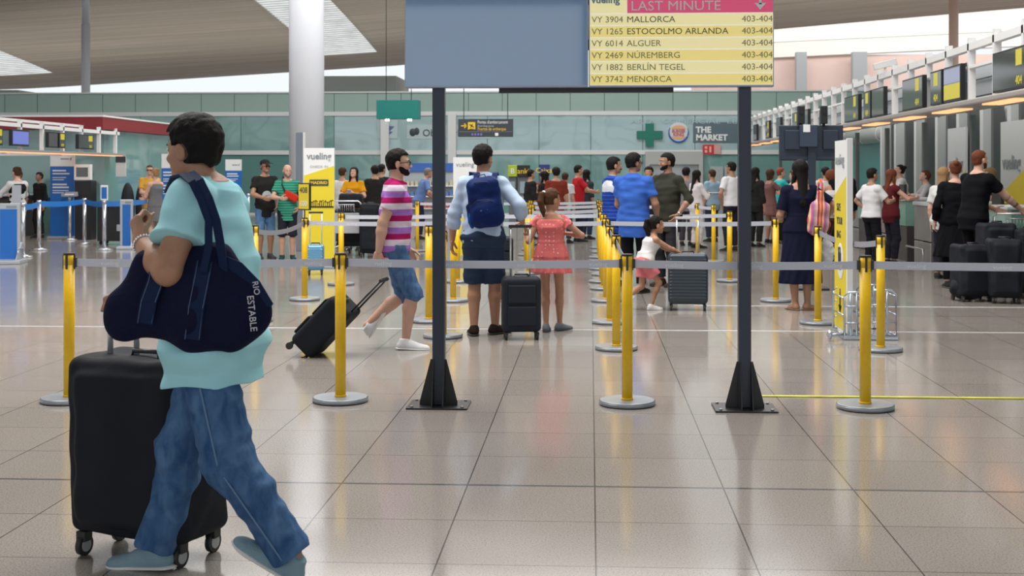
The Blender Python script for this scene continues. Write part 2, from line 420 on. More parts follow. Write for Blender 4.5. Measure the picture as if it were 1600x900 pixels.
class Person:
    def __init__(s, label, xy, face, H, sk='tan', bw=1., belly=0., hh=None, lean=0., side=0., twist=0., head=(0, 0), pel=(0, 0, 0),
                 feet=None, foot_dir=(0, 0), foot_pitch=(0, 0), hands=None, elbow=None, v=.012, hv=None, handspec=None, group=None, knee=None, female=False, headtilt=0., neck_fwd=.012, neck=.035, shrug=(0, 0), arm_r=1., leg_r=1.):
        s.H = H; s.v = v; s.hv = hv or max(.0028, min(v * .55, .006)); s.bw = bw; s.sk = SK[sk]; s.female = female; s.ar = arm_r; s.lr = leg_r; s.belly = belly; s.nf = neck_fwd
        s.root = thing('person', label, 'person', (xy[0], xy[1], 0), R(face), group)
        s.Mw = Matrix.Translation((xy[0], xy[1], 0)) @ Matrix.Rotation(R(face), 4, 'Z')
        hh = hh or .132 * H; s.hh = hh
        s.P = np.array([0, 0, .528 * H]) + np.array(pel) * 1.
        u = unit([math.sin(R(side)), math.sin(R(lean)) * math.cos(R(side)), math.cos(R(lean)) * math.cos(R(side))])
        tw = R(twist); fw = np.array([-math.sin(tw), math.cos(tw), 0]); s.M = frame(u, fw); s.M0 = frame(np.array([0, 0, 1.]), np.array([0, 1., 0]))
        s.T = .995 * H - hh - (neck - .005) * H - .528 * H; s.q = s.T / (.313 * H) * H
        s.N = s.P + u * s.T; s.u = u
        r, f = s.M[:, 0], s.M[:, 1]
        s.sh = {}; s.el = {}; s.wr = {}; s.hip = {}; s.kn = {}; s.an = {}
        for sd, nm in ((-1, 'L'), (1, 'R')):
            s.sh[nm] = s.P + u * (s.T * .88 + shrug[(sd + 1) // 2]) + r * sd * (.088 if female else .096) * H * bw
            s.hip[nm] = s.P + np.array([sd * .047 * H * bw, 0, -.012 * H])
            tgt = (hands or {}).get(nm)
            if tgt is None: tgt = s.sh[nm] + r * sd * .035 * H + f * .02 * H - np.array([0, 0, .303 * H])
            hint = (elbow or {}).get(nm, r * sd * .4 - f * 1. - np.array([0, 0, .3]))
            s.el[nm], s.wr[nm] = ik(s.sh[nm], tgt, .165 * H, .145 * H, hint)
            a = (feet or {}).get(nm, (sd * .055 * H, 0, .045 * H)); a = np.array(a, float)
            s.kn[nm], s.an[nm] = ik(s.hip[nm], a, .242 * H, .234 * H, (knee or {}).get(nm, (sd * .1, 1, 0)))
        s.fd = dict(zip('LR', foot_dir)); s.fp = dict(zip('LR', foot_pitch)); s.hs = handspec or {}
        # head frame
        hu = unit(u * .5 + np.array([0, 0, .5])); A = frame(hu, fw)
        Rz = np.array(Matrix.Rotation(R(head[0]), 3, 'Z')); hf = A @ (Rz @ np.array([0, 1, 0])); B = frame(hu, hf)
        Rx = np.array(Matrix.Rotation(R(head[1]), 3, 'X')) @ np.array(Matrix.Rotation(R(headtilt), 3, 'Y')); s.Mh = B @ Rx
        s.C = s.N + u * neck * H + f * neck_fwd * H
        s.pivot = s.C + hu * .25 * hh; s.C = s.pivot - s.Mh[:, 2] * .25 * hh
    def hp(s, x, y, z): return s.C + s.Mh @ (np.array([x, y, z]) * s.hh)
    def tp(s, x, y, t): return s.P + s.M @ np.array([x, y, t])
    def world(s, p): return np.array(s.Mw @ Vector([float(q) for q in p]))
    def secs(s, e=0., t0=-.06, t1=.325, hip=0., waist=0., chest=0.):
        H, T = s.H, s.T; b = s.bw; fm = s.female; k = s.q
        base = [(-.06, .080, .056, 0), (-.01, .098 if not fm else .101, .068, -.006), (.045, .090 if not fm else .094, .064 + s.belly * .3, 0), (.10, .082 if not fm else .072, .060 + s.belly, s.belly * .6),
                (.17, .088 if not fm else .076, .064 + s.belly * .7, s.belly * .45), (.225, .100 if not fm else .086, .068 + (.012 if fm else 0), .004), (.255, .092, .060, -.002), (.283, .068, .050, -.006), (.305, .048, .042, -.008), (.325, .040, .036, -.006)]
        ts = [q[0] for q in base]; out = []
        for t in sorted(set([t0, t1] + [q for q in ts if t0 < q < t1])):
            a, bb, yo = (np.interp(t, ts, [q[i] for q in base]) for i in (1, 2, 3))
            ex = e + (hip if t < .04 else waist if t < .19 else chest)
            out.append((t * k, a * H * b + ex, bb * H * (.5 + .5 * b) + ex, yo * H))
        return out
    def arm(s, S, nm, e=0., f0=0., f1=2., flat='b', k=.015, wide=0.):
        H = s.H; a, b, c = s.sh[nm], s.el[nm], s.wr[nm]; ra, rb, rc = (x * H * s.ar for x in (.0285, .0235, .0145))
        if f1 <= 1:
            p = a + (b - a) * f1; S.cone(a, p, ra + e, ra + (rb - ra) * f1 + e + wide, k, flat=flat)
        else:
            S.cone(a, b, ra + e, rb + e, k)
            p = b + (c - b) * (f1 - 1); m = b + (c - b) * .3
            if f1 > 1.3: S.cone(b, m, rb + e * .9, .0250 * H * s.ar + e, k); S.cone(m, p, .0250 * H * s.ar + e, rb + (rc - rb) * (f1 - 1) + e * .8 + wide, k, flat=flat)
            else: S.cone(b, p, rb + e * .9, .0245 * H * s.ar + e, k, flat=flat)
    def leg(s, S, nm, e=0., f1=2., flat='b', k=.02, hem=0., knee_e=0.):
        H = s.H; a, b, c = s.hip[nm], s.kn[nm], s.an[nm]; lr = s.lr; ra, rb, rm, rc = .047 * H * lr + e, .032 * H * lr + e + knee_e, .033 * H * lr + e, .0195 * H * lr + e
        if f1 <= 1:
            p = a + (b - a) * f1; S.cone(a, p, ra, ra + (rb - ra) * f1 + hem, k, flat=flat)
        else:
            S.cone(a, b, ra, rb, k); m = b + (c - b) * .32 + unit(np.cross(np.cross(b - a, c - b) + 1e-6, c - b)) * 0; g = f1 - 1
            back = -np.array([0, 1, 0]); back = unit(back - unit(c - b) * back.dot(unit(c - b))); m = m + back * .008 * H
            if g > .32: S.cone(b, m, rb, rm, k); p = m + (c - m) * (g - .32) / .68; S.cone(m, p, rm, rm + (rc - rm) * (g - .32) / .68 + hem, k, flat=flat)
            else: S.cone(b, b + (c - b) * g, rb, rm + hem, k, flat=flat)
    def head_shape(s, S, beard=False):
        h = s.hh; p = s.hp; M = s.Mh; E = lambda c, r, k=.03, sub=False: S.ell(p(*c), np.array(r) * h, M, k * h, sub)
        H = s.H
        S.cone(s.P + s.u * s.T * .93, p(0, -.10, .22), .038 * H * (.86 if s.female else 1), .215 * h * (.85 if s.female else 1), .05 * h)
        E((0, -.055, .63), (.325, .405, .365), .04); E((0, .07, .42), (.255, .30, .33), .08); E((0, .22, .16), (.165, .16, .125), .10); E((0, .30, .085), (.075, .07, .065), .08)
        E((-.17, .10, .24), (.07, .18, .13), .08); E((.17, .10, .24), (.07, .18, .13), .08)
        E((0, .31, .585), (.20, .06, .045), .06)
        for sx in (-1, 1):
            E((sx * .125, .40, .50), (.07, .06, .045), .05, True); E((sx * .155, .27, .36), (.09, .10, .08), .06)
            E((sx * .125, .315, .50), (.062, .055, .05), .015)
            M2 = M @ rotm('Z', sx * -20) @ rotm('X', -8)
            S.ell(p(sx * .352, -.04, .44), np.array((.038, .095, .145)) * h, M2, .005 * h); S.ell(p(sx * .392, -.03, .45), np.array((.022, .052, .09)) * h, M2, .004 * h, True); E((sx * .325, -.02, .335), (.025, .04, .04), .02)
        S.cone(p(0, .345, .55), p(0, .44, .375), .030 * h, .045 * h, .03 * h); E((0, .455, .355), (.045, .05, .035), .02)
        E((-.05, .42, .345), (.035, .05, .03), .02); E((.05, .42, .345), (.035, .05, .03), .02)
        E((0, .365, .235), (.105, .05, .024), .015); E((0, .36, .195), (.085, .05, .026), .012)
    def body(s, arms='LR', legs='LR', low=0.):
        H = s.H; S = Solid()
        S.loft(s.P, s.M, s.secs(-.004), k=.02, n=2.2)
        for nm, sd in (('L', -1), ('R', 1)):
            S.ell(s.sh[nm], (.031 * H * s.ar,) * 3, None, .03); S.cone(s.sh[nm], s.P + s.u * s.T * 1.0 - s.M[:, 1] * .008 * H, .024 * H, .030 * H, .03)
            s.arm(S, nm, flat='')
            s.leg(S, nm, flat='')
            f = s.footframe(nm); A = s.an[nm]
            S.cone(A, A + f @ np.array([0, -.012 * H, -.022 * H]), .021 * H, .022 * H, .01); S.cone(A + f @ np.array([0, -.01 * H, -.022 * H]), A + f @ np.array([0, .075 * H, -.033 * H]), .020 * H, .014 * H, .015, sq=(f[:, 2], .8))
        s.head_shape(S)
        for nm, sd in (('L', -1), ('R', 1)):
            hs = s.hs.get(nm, {}); d = hs.get('d', unit(s.wr[nm] - s.el[nm])); n = hs.get('n', s.M[:, 0] * -sd)
            hh = {k: q for k, q in hs.items() if k not in 'dn'}
            if s.v <= .0045: hand_solid(S, s.wr[nm], np.array(d, float), n, sd, H / 1.75, **hh)
        o = S.build('body', s.sk, s.v, s.root); s.bodyo = o
        if s.v > .0045:      # hands on a finer grid, joined into the same body
            parts = []
            for nm, sd in (('L', -1), ('R', 1)):
                if (s.hs.get(nm) or {}).get('skip'): continue
                S2 = Solid(); hs = s.hs.get(nm, {}); d = hs.get('d', unit(s.wr[nm] - s.el[nm])); n = hs.get('n', s.M[:, 0] * -sd)
                hh = {k: q for k, q in hs.items() if k not in 'dn'}
                hand_solid(S2, s.wr[nm], np.array(d, float), n, sd, H / 1.75, **hh); parts.append(S2.mesh(s.hv))
            me = o.data; n0 = len(me.vertices); V0 = np.empty(n0 * 3, np.float32); me.vertices.foreach_get('co', V0)
            Q0 = np.empty(len(me.loops), np.int32); me.loops.foreach_get('vertex_index', Q0)
            Vs = [V0.reshape(-1, 3)]; Qs = [Q0.reshape(-1, 4)]; c = n0
            for V, Q in parts: Vs.append(V.astype(np.float32)); Qs.append(Q + c); c += len(V)
            m2 = np_mesh('body', np.concatenate(Vs), np.concatenate(Qs)); m2.materials.append(s.sk); o.data = m2; bpy.data.meshes.remove(me)
        return s
    def face(s, brow=None):
        """eyes and eyebrows as parts"""
        for sx in (-1, 1):
            m = MB(); m.ball((0, 0, 0), .046 * s.hh, (1, 1, .62), n=16); m.mi = 1; m.ball((0, .030 * s.hh, 0), .021 * s.hh, (1, 1, .95), n=12)
            o = m.build('eye', [EYEW, EYEI], s.root); o.location = s.hp(sx * .125, .352, .50); o.rotation_euler = Matrix(s.Mh.tolist()).to_euler()
            S = Solid(); S.path([s.hp(sx * .06, .385, .565), s.hp(sx * .13, .382, .59), s.hp(sx * .20, .335, .565)], [.014 * s.hh, .014 * s.hh, .008 * s.hh], .003); S.build('eyebrow', brow or HR['black'], .0022, s.root)
        return s
    def hair(s, style='short', m='black', v=None):
        h = s.hh; p = s.hp; M = s.Mh; S = Solid(); v = v or s.v; m = HR[m] if isinstance(m, str) else m
        g = dict(buzz=.012, short=.045, full=.075, long=.06, curly=.13, bald=.01, bob=.08, pony=.035, bun=.035, thin=.04)[style]
        S.ell(p(0, -.06, .64), np.array((.335 + g, .415 + g, .375 + g)) * h, M, .01)
        S.ell(p(0, -.20, .42), np.array((.275 + g * .6, .25 + g * .5, .30)) * h, M, .05 * h)
        low = .16 if style in ('short', 'full', 'buzz', 'thin', 'pony', 'bun') else .05
        S.wrinkle(.010 * h if v < .008 else 0.006 * h, 90 if style != 'curly' else 60, 3)
        S.cut(-M[:, 2], p(0, 0, low))
        fx = dict(long=.26, bob=.26, curly=.27).get(style, .40)
        S.box(p(0, .56, .34), np.array((fx, .50, .44)) * h, M, r=.12 * h, k=.02 * h, sub=True)          # opens the face
        if style in ('short', 'full', 'buzz', 'thin', 'pony', 'bun'):
            for sx in (-1, 1): S.ell(p(sx * .45, -.03, .41), np.array((.23, .17, .20)) * h, M, .015 * h, True)          # around the ears
            S.box(p(0, -.10, .12), np.array((.6, .27, .14)) * h, M, r=.05 * h, k=.02 * h, sub=True)
        if style in ('long',):
            b = s.P + s.M @ np.array([0, -.075 * s.H, s.T * .62])
            S.path([p(0, -.22, .55), p(0, -.30, .25), b], [.33 * h, .30 * h, .22 * h], .06 * h, sq=(M[:, 1], .55))
            for sx in (-1, 1): S.path([p(sx * .27, -.02, .55), p(sx * .30, -.02, .15), s.P + s.M @ np.array([sx * .055 * s.H, .03 * s.H, s.T * .68])], [.11 * h, .12 * h, .08 * h], .05 * h)
        if style == 'bob':
            for sx in (-1, 1): S.path([p(sx * .28, -.06, .55), p(sx * .31, -.08, .10)], [.12 * h, .12 * h], .05 * h)
            S.path([p(0, -.22, .5), p(0, -.28, .06)], [.3 * h, .27 * h], .05 * h, sq=(M[:, 1], .6))
        if style == 'curly':
            rs = np.random.RandomState(2)
            for i in range(26):
                a = rs.rand() * 6.28; e = rs.rand() * 1.5 - .3; c = (math.cos(a) * math.cos(e) * .36, math.sin(a) * math.cos(e) * .36 - .14, .55 + math.sin(e) * .36)
                if c[1] > .12 and c[2] < .8: continue
                S.ell(p(*c), np.array((.13, .13, .13)) * h, M, .03 * h)
        if style == 'pony':
            S.path([p(0, -.44, .78), p(0, -.62, .70), p(.02, -.66, .35), p(.05, -.50, -.05), p(.04, -.42, -.30)], [.07 * h, .12 * h, .15 * h, .13 * h, .05 * h], .04 * h)
        if style == 'bun': S.ell(p(0, -.42, .86), np.array((.17, .17, .16)) * h, M, .03 * h)
        S.build('hair', m, min(v, .008), s.root)
        return s
    def beard(s, m='black'):
        h = s.hh; S = Solid(); S.ell(s.hp(0, .07, .42), np.array((.262, .306, .336)) * h, s.Mh, .02); S.ell(s.hp(0, .22, .16), np.array((.172, .167, .132)) * h, s.Mh, .10 * h); S.ell(s.hp(0, .30, .085), np.array((.082, .077, .07)) * h, s.Mh, .08 * h)
        for sx in (-1, 1): S.ell(s.hp(sx * .17, .10, .24), np.array((.077, .187, .137)) * h, s.Mh, .08 * h)
        S.wrinkle(.0012, 200, 2)
        S.cut(s.Mh[:, 2] + s.Mh[:, 1] * .35, s.hp(0, .30, .30)); S.cut(-s.Mh[:, 1], s.hp(0, -.02, .2)); S.ell(s.hp(0, .44, .215), np.array((.085, .12, .035)) * h, s.Mh, .01, True)
        S.build('beard', HR[m], min(s.v, .006), s.root); return s
    def footframe(s, nm):
        sd = -1 if nm == 'L' else 1
        return np.array(Matrix.Rotation(R(-sd * 8 + s.fd[nm]), 3, 'Z')) @ rotm('X', -s.fp[nm])
    def shoes(s, m, sole=None, kind='shoe', v=None, only='LR'):
        H = s.H; v = v or min(s.v, .008)
        for nm in only:
            f = s.footframe(nm); A = s.an[nm]; q = lambda x, y, z: A + f @ (np.array([x, y, z]) * H)
            sx = -1 if nm == 'L' else 1
            S = Solid()
            if kind == 'sandal':
                S.cone(q(0, -.022, -.040), q(0, .078, -.040), .023 * H, .029 * H, .01, sq=(f[:, 2], .16))
                S.cone(q(-.024, .055, -.036), q(.024, .045, -.036), .008 * H, .008 * H, .004); S.cone(q(0, .03, -.018), q(0, .06, -.024), .009 * H, .012 * H, .004, sq=(f[:, 2], .8))
                S.build('sandal', m, min(v, .005), s.root); continue
            S.cone(q(0, -.020, -.024), q(0, .068, -.033), .0245 * H, .0255 * H, .012, sq=(f[:, 2], .85)); S.ell(q(-sx * .002, .085, -.034), np.array((.029, .036, .018)) * H, f, .012)
            S.cone(q(0, -.008, -.012), q(0, .045, -.022), .0270 * H, .019 * H, .012)
            if kind == 'shoe': S.cone(q(0, -.004, -.012), q(0, -.006, .010), .0265 * H, .0265 * H, .01, flat='b')
            S.cut(-f[:, 2], q(0, 0, -.0385))
            o = S.build('shoe', m, v, s.root)
            S = Solid(); S.cone(q(0, -.024, -.0395), q(0, .070, -.0395), .0265 * H, .0305 * H, .01, sq=(f[:, 2], .22)); S.ell(q(-sx * .002, .088, -.0385), np.array((.030, .035, .007)) * H, f, .01); S.cut(-f[:, 2], q(0, 0, -.0450))
            S.build('sole', sole or RUBBER, min(v, .005), o)
            if s.v < .007 and kind == 'shoe':
                L = MB()
                for i in range(4):
                    y = .026 + i * .012; L.tube([q(-.014, y, -.013 - i * .0022), q(0, y + .004, -.0035 - i * .003), q(.014, y, -.013 - i * .0022)], .0014 * H, 6)
                L.build('lace', RUBBER, o)
        return s
    def top(s, m, sleeve=.55, hem=-.045, ease=.012, wide=.012, hip=.012, waist=.008, chest=.002, collar=None, name='shirt', wr=.0025, wf=28, n=2.3, k=.03, v=None):
        H = s.H; S = Solid(); S.loft(s.P, s.M, s.secs(ease, hem, .306, hip, waist, chest), k=.01, n=n)
        for nm in 'LR':
            S.ell(s.sh[nm], (.031 * H * s.ar + ease,) * 3, None, k); S.cone(s.sh[nm], s.P + s.u * s.T * .985 - s.M[:, 1] * .008 * H, .024 * H + ease * .8, .027 * H + ease * .5, k)
            if sleeve > 0: s.arm(S, nm, ease, 0, sleeve, wide=wide, k=k)
        if collar is not None: S.ell(s.P + s.u * s.T * .958 - s.M[:, 1] * .004 * H, np.array((.064, .058, .036)) * H, s.M, .03)
        if wr: S.wrinkle(wr, wf, 5)
        o = S.build(name, m, v or s.v, s.root); s.topo = o
        if collar is not None:
            S = Solid(); c = s.P + s.u * s.T * .985 + s.M[:, 1] * (s.nf - .012) * .45 * H; M = s.M @ rotm('X', -16)
            S.loft(c, M, [(-.020 * H, .062 * H, .056 * H, .002 * H), (.006 * H, .050 * H, .048 * H, .003 * H), (.024 * H, .045 * H, .045 * H, .004 * H)])
            S.loft(c, M, [(.002 * H, .034 * H, .033 * H, .006 * H), (.030 * H, .037 * H, .036 * H, .008 * H)], sub=True, k=.001)
            S.build('collar', collar, min(s.v, .006), s.root)
        return s
    def pants(s, m, length=1.9, ease=.012, hem=.012, top=.03, name='trousers', wr=.002, wf=30, knee_e=.004, v=None, hip=.004, k=.03):
        S = Solid(); S.loft(s.P, s.M, s.secs(ease, -.065, top, hip), k=.01, n=2.2)
        for nm in 'LR': s.leg(S, nm, ease, length, hem=hem, knee_e=knee_e, k=k)
        if wr: S.wrinkle(wr, wf, 9, aniso=(1, 1, 1.6))
        S.build(name, m, v or s.v, s.root); return s
    def skirt(s, m, bottom, flare=.06, top=.05, name='skirt', ease=.012, folds=(9, .07, .4), v=None):
        H = s.H; z = -(s.P[2] - bottom); S = Solid(); q = s.secs(ease, .02, top)
        S.loft(s.P, s.M0, [(z, .098 * H * s.bw + flare, .075 * H + flare * .8, 0)] + q, folds=folds); S.build(name, m, v or s.v, s.root); return s
    def dress(s, m, bottom, flare=.06, sleeve=0., name='dress', ease=.012, folds=(9, .07, .4), v=None, hi=.285):
        H = s.H; z = -(s.P[2] - bottom); S = Solid(); q = s.secs(ease, .0, hi)
        S.loft(s.P, s.M, q, n=2.1); S.loft(s.P, s.M0, [(z, .098 * H * s.bw + flare, .075 * H + flare * .8, 0)] + s.secs(ease, .03, .11), folds=folds, k=.03)
        if sleeve:
            for nm in 'LR': S.ell(s.sh[nm], (.031 * H + ease,) * 3, None, .02); S.cone(s.sh[nm], s.P + s.u * s.T * .97 - s.M[:, 1] * .008 * H, .024 * H + ease, .024 * H + ease * .5, .02); s.arm(S, nm, ease, 0, sleeve, wide=.01)
        S.build(name, m, v or s.v, s.root); return s
    def glasses(s, m=None, sun=False):
        h = s.hh; g = MB(); q = s.hp; r = .004
        for sx in (-1, 1):
            g.tube([q(sx * .20, .40, .52), q(sx * .335, .16, .50), q(sx * .35, -.02, .49)], r, 6)
            c = [(.05, .53), (.06, .46), (.12, .43), (.19, .45), (.205, .53), (.13, .55), (.05, .53)]
            g.tube([q(sx * x, .445 - abs(x) * .2, z) for x, z in c], r, 6)
            if sun: g.ball(q(sx * .125, .42, .49), .07 * h, (1, .4, .8), 10)
        g.tube([q(-.05, .44, .52), q(.05, .44, .52)], r, 6)
        g.build('glasses', m or BLKRUB, s.root); return s
    def cap(s, m):
        S = Solid(); S.ell(s.hp(0, -.05, .70), np.array((.385, .46, .36)) * s.hh, s.Mh, .01); S.cut(-s.Mh[:, 2], s.hp(0, 0, .72)); S.box(s.hp(0, .48, .74), np.array((.27, .26, .02)) * s.hh, s.Mh @ rotm('X', -8), r=.02 * s.hh, k=.01)
        S.build('cap', m, min(s.v, .006), s.root); return s

# ---------------------------------------------------------------- the hall
def floor_fn(m, t, b, tc):
    # square terrazzo slabs with thin dark joints, one wider dark joint every few rows; speckle; soft wear in the gloss
    L = t.links.new; N = t.nodes.new; TW, X0, Y0 = .626, .02, 6.15
    geo = N('ShaderNodeNewGeometry'); s = N('ShaderNodeSeparateXYZ'); L(geo.outputs['Position'], s.inputs[0])
    def math_(op, a, bb=None, c=None):
        q = N('ShaderNodeMath'); q.operation = op
        for i, v in enumerate((a, bb, c)):
            if v is None: continue
            if isinstance(v, (int, float)): q.inputs[i].default_value = v
            else: L(v, q.inputs[i])
        return q.outputs[0]
    def joint(axis, off, per, hw):
        f = math_('FRACT', math_('DIVIDE', math_('ADD', s.outputs[axis], 1000 * per - off), per))
        return math_('LESS_THAN', math_('MULTIPLY', math_('ABSOLUTE', math_('SUBTRACT', math_('FRACT', math_('ADD', f, .5)), .5)), per), hw)
    j = math_('MAXIMUM', joint('X', X0, TW, .0032), joint('Y', Y0, TW, .0028))
    j2 = joint('Y', Y0, TW * 12, .014)
    pale = joint('Y', 12.35, 3.756, .012)
    n = N('ShaderNodeTexNoise'); n.inputs['Scale'].default_value = 130; n.inputs['Detail'].default_value = 3; L(geo.outputs['Position'], n.inputs['Vector'])
    r = N('ShaderNodeValToRGB'); r.color_ramp.elements[0].position = .34; r.color_ramp.elements[0].color = (.19, .17, .155, 1); r.color_ramp.elements[1].position = .52; r.color_ramp.elements[1].color = (.325, .295, .27, 1)
    L(n.outputs['Fac'], r.inputs[0])
    # each slab a little lighter or darker
    wn = N('ShaderNodeTexWhiteNoise'); wn.noise_dimensions = '2D'; cx = N('ShaderNodeCombineXYZ')
    L(math_('FLOOR', math_('DIVIDE', math_('SUBTRACT', s.outputs['X'], X0), TW)), cx.inputs[0]); L(math_('FLOOR', math_('DIVIDE', math_('SUBTRACT', s.outputs['Y'], Y0), TW)), cx.inputs[1]); L(cx.outputs[0], wn.inputs['Vector'])
    sc = N('ShaderNodeVectorMath'); sc.operation = 'SCALE'; L(r.outputs[0], sc.inputs[0]); L(math_('MULTIPLY_ADD', wn.outputs['Value'], .10, .95), sc.inputs['Scale'])
    m1 = N('ShaderNodeMix'); m1.data_type = 'RGBA'; L(j, m1.inputs['Factor']); L(sc.outputs[0], m1.inputs['A']); m1.inputs['B'].default_value = (.07, .06, .055, 1)
    m2 = N('ShaderNodeMix'); m2.data_type = 'RGBA'; L(j2, m2.inputs['Factor']); L(m1.outputs['Result'], m2.inputs['A']); m2.inputs['B'].default_value = (.10, .11, .11, 1)
    m3 = N('ShaderNodeMix'); m3.data_type = 'RGBA'; m3.inputs['Factor'].default_value = 0; L(m2.outputs['Result'], m3.inputs['A']); m3.inputs['B'].default_value = (.65, .66, .68, 1)
    L(m3.outputs['Result'], b.inputs['Base Color'])
    n2 = N('ShaderNodeTexNoise'); n2.inputs['Scale'].default_value = 1.3; n2.inputs['Detail'].default_value = 4; L(geo.outputs['Position'], n2.inputs['Vector'])
    L(math_('MULTIPLY_ADD', n2.outputs['Fac'], .10, .07), b.inputs['Roughness'])
M_FLOOR = mat('terrazzo', (.4, .36, .32), rough=.12, spec=.6, fn=floor_fn)
m = MB(); m.quad((-75, -14, 0), (75, -14, 0), (75, 125, 0), (-75, 125, 0)); struct(m.build('floor', M_FLOOR))

# ceiling: one long wave of slatted panels with louvred skylight strips
def ceil_fn(m, t, b, tc):
    L = t.links.new; N = t.nodes.new
    mp = N('ShaderNodeMapping'); mp.inputs['Scale'].default_value = (.05, 3.2, 1); L(tc.outputs['Object'], mp.inputs[0])
    wv = N('ShaderNodeTexNoise'); wv.inputs['Scale'].default_value = 1; wv.inputs['Detail'].default_value = 5; L(mp.outputs[0], wv.inputs['Vector'])
    r = N('ShaderNodeValToRGB'); r.color_ramp.elements[0].position = .3; r.color_ramp.elements[0].color = (.50, .45, .39, 1); r.color_ramp.elements[1].position = .7; r.color_ramp.elements[1].color = (.68, .62, .54, 1)
    L(wv.outputs['Fac'], r.inputs[0]); L(r.outputs[0], b.inputs['Base Color'])
    w2 = N('ShaderNodeTexWave'); w2.bands_direction = 'Y'; w2.inputs['Scale'].default_value = 1.1; L(tc.outputs['Object'], w2.inputs['Vector'])
    u = N('ShaderNodeBump'); u.inputs['Strength'].default_value = .5; u.inputs['Distance'].default_value = .05; L(w2.outputs['Fac'], u.inputs['Height']); L(u.outputs[0], b.inputs['Normal'])
M_CEIL = mat('ceiling_slats', (.5, .44, .38), rough=.7, fn=ceil_fn)
def z_edge(x):
    return float(np.interp(x, [-60, -42, -36, -12, 11, 27, 60], [6.75, 6.9, 7.1, 8.5, 10.6, 11.9, 13.5]))
def z_ceil(x, y):
    return z_edge(x) + 3 * (1 - (max(y - 30, 0) / 50.) ** 2)
SKY = [(-36.6, -33.2), (-16.6, -13.0), (4, 7.5), (24, 27.5)]
xs = sorted(set(list(np.arange(-60, 61, 2.5)) + [q for s_ in SKY for q in s_])); ys = [-14, -5, 0, 12, 20, 30, 36, 42, 48, 52, 56, 60, 63, 66, 69, 72, 74, 76, 78, 80]
bm = bmesh.new(); vt = {}
def cv(i, j):
    if (i, j) not in vt: vt[i, j] = bm.verts.new((xs[i], ys[j], z_ceil(xs[i], ys[j])))
    return vt[i, j]
for i in range(len(xs) - 1):
    for j in range(len(ys) - 1):
        if any(a <= xs[i] and xs[i + 1] <= b_ for a, b_ in SKY) and (12 <= ys[j] < 76): continue
        f = bm.faces.new((cv(i, j), cv(i, j + 1), cv(i + 1, j + 1), cv(i + 1, j))); f.smooth = True
me = bpy.data.meshes.new('ceiling'); bm.to_mesh(me); bm.free()
o = struct(link('ceiling', me, M_CEIL)); so = o.modifiers.new('s', 'SOLIDIFY'); so.thickness = .10; so.offset = -1
def slat_fn(m, t, b, tc):
    L = t.links.new; N = t.nodes.new; wv = N('ShaderNodeTexWave'); wv.bands_direction = 'Y'; wv.inputs['Scale'].default_value = .62; L(tc.outputs['Object'], wv.inputs['Vector'])
    n = N('ShaderNodeTexNoise'); n.inputs['Scale'].default_value = 1.2; L(tc.outputs['Object'], n.inputs['Vector'])
    mu = N('ShaderNodeMath'); mu.operation = 'MULTIPLY'; L(wv.outputs['Fac'], mu.inputs[0]); L(n.outputs['Fac'], mu.inputs[1])
    r = N('ShaderNodeValToRGB'); r.color_ramp.elements[0].position = .1; r.color_ramp.elements[0].color = (.50, .48, .44, 1); r.color_ramp.elements[1].position = .5; r.color_ramp.elements[1].color = (.95, .94, .90, 1)
    L(mu.outputs[0], r.inputs[0]); tr = N('ShaderNodeBsdfTranslucent'); L(r.outputs[0], tr.inputs['Color']); L(tr.outputs[0], t.nodes['Material Output'].inputs['Surface'])
M_SLAT = mat('skylight_louvre', (.86, .84, .80), fn=slat_fn)
for n_, (a, b_) in enumerate(SKY):
    m = MB(); yy = [12, 20, 30, 36, 42, 48, 52, 56, 60, 63, 66, 69, 72, 74, 76]
    for y0, y1 in zip(yy, yy[1:]): m.quad((a, y0, z_ceil(a, y0) + .06), (b_, y0, z_ceil(b_, y0) + .06), (b_, y1, z_ceil(b_, y1) + .06), (a, y1, z_ceil(a, y1) + .06))
    struct(m.build('window_%d' % (n_ + 1), M_SLAT))
# second wave beyond the clerestory gap, and the pink clad wall under it
M_WAVE2 = mat('ceiling_cream', (.82, .77, .68), rough=.7)
m = MB(); prof = [(106, 18.5), (103.5, 15.5), (101.5, 13.2), (100.4, 11.8), (100, 10.6)]
for (y0, z0), (y1, z1) in zip(prof, prof[1:]): m.quad((9, y0, z0 - .2), (66, y0, z0 + 2.2), (66, y1, z1 + 2.2), (9, y1, z1 - .2))
o = struct(m.build('trim_1', M_WAVE2)); so = o.modifiers.new('s', 'SOLIDIFY'); so.thickness = .2
M_PINK = mat('pink_cladding', (.85, .62, .54), rough=.7, var=.06, vscale=.6)
M_GREYP = mat('grey_paint', (.42, .43, .43), rough=.6); M_WHITEP = mat('white_paint', (.80, .80, .80), rough=.4); M_COL = mat('column_white', (.72, .74, .80), rough=.35)
m = MB(); m.span((8, 100.1, 0), (70, 100.4, 10.9)); struct(m.build('wall_far_right', M_PINK))
for n_, (px, wd) in enumerate(((1248, .8), (1337, 1.1))):
    m = MB(); x = PT(px, 200, 99)[0]; m.box((x, 99, 5.5), (wd, .8, 11)); struct(m.build('trim_%d' % (n_ + 2), M_GREYP))
# pale box building behind the left glass
m = MB(); a = PT(508, 120, 58); b_ = PT(622, 160, 58); m.span((a[0], 57, 0), (b_[0], 61, a[2])); struct(m.build('trim_4', mat('sage_cladding', (.42, .46, .42), rough=.7)))
m = MB(); a = PT(-200, 142, 60); b_ = PT(38, 142, 60); m.span((a[0], 58, 0), (b_[0], 62, a[2])); struct(m.build('trim_5', mat('sage_cladding', (.42, .46, .42))))

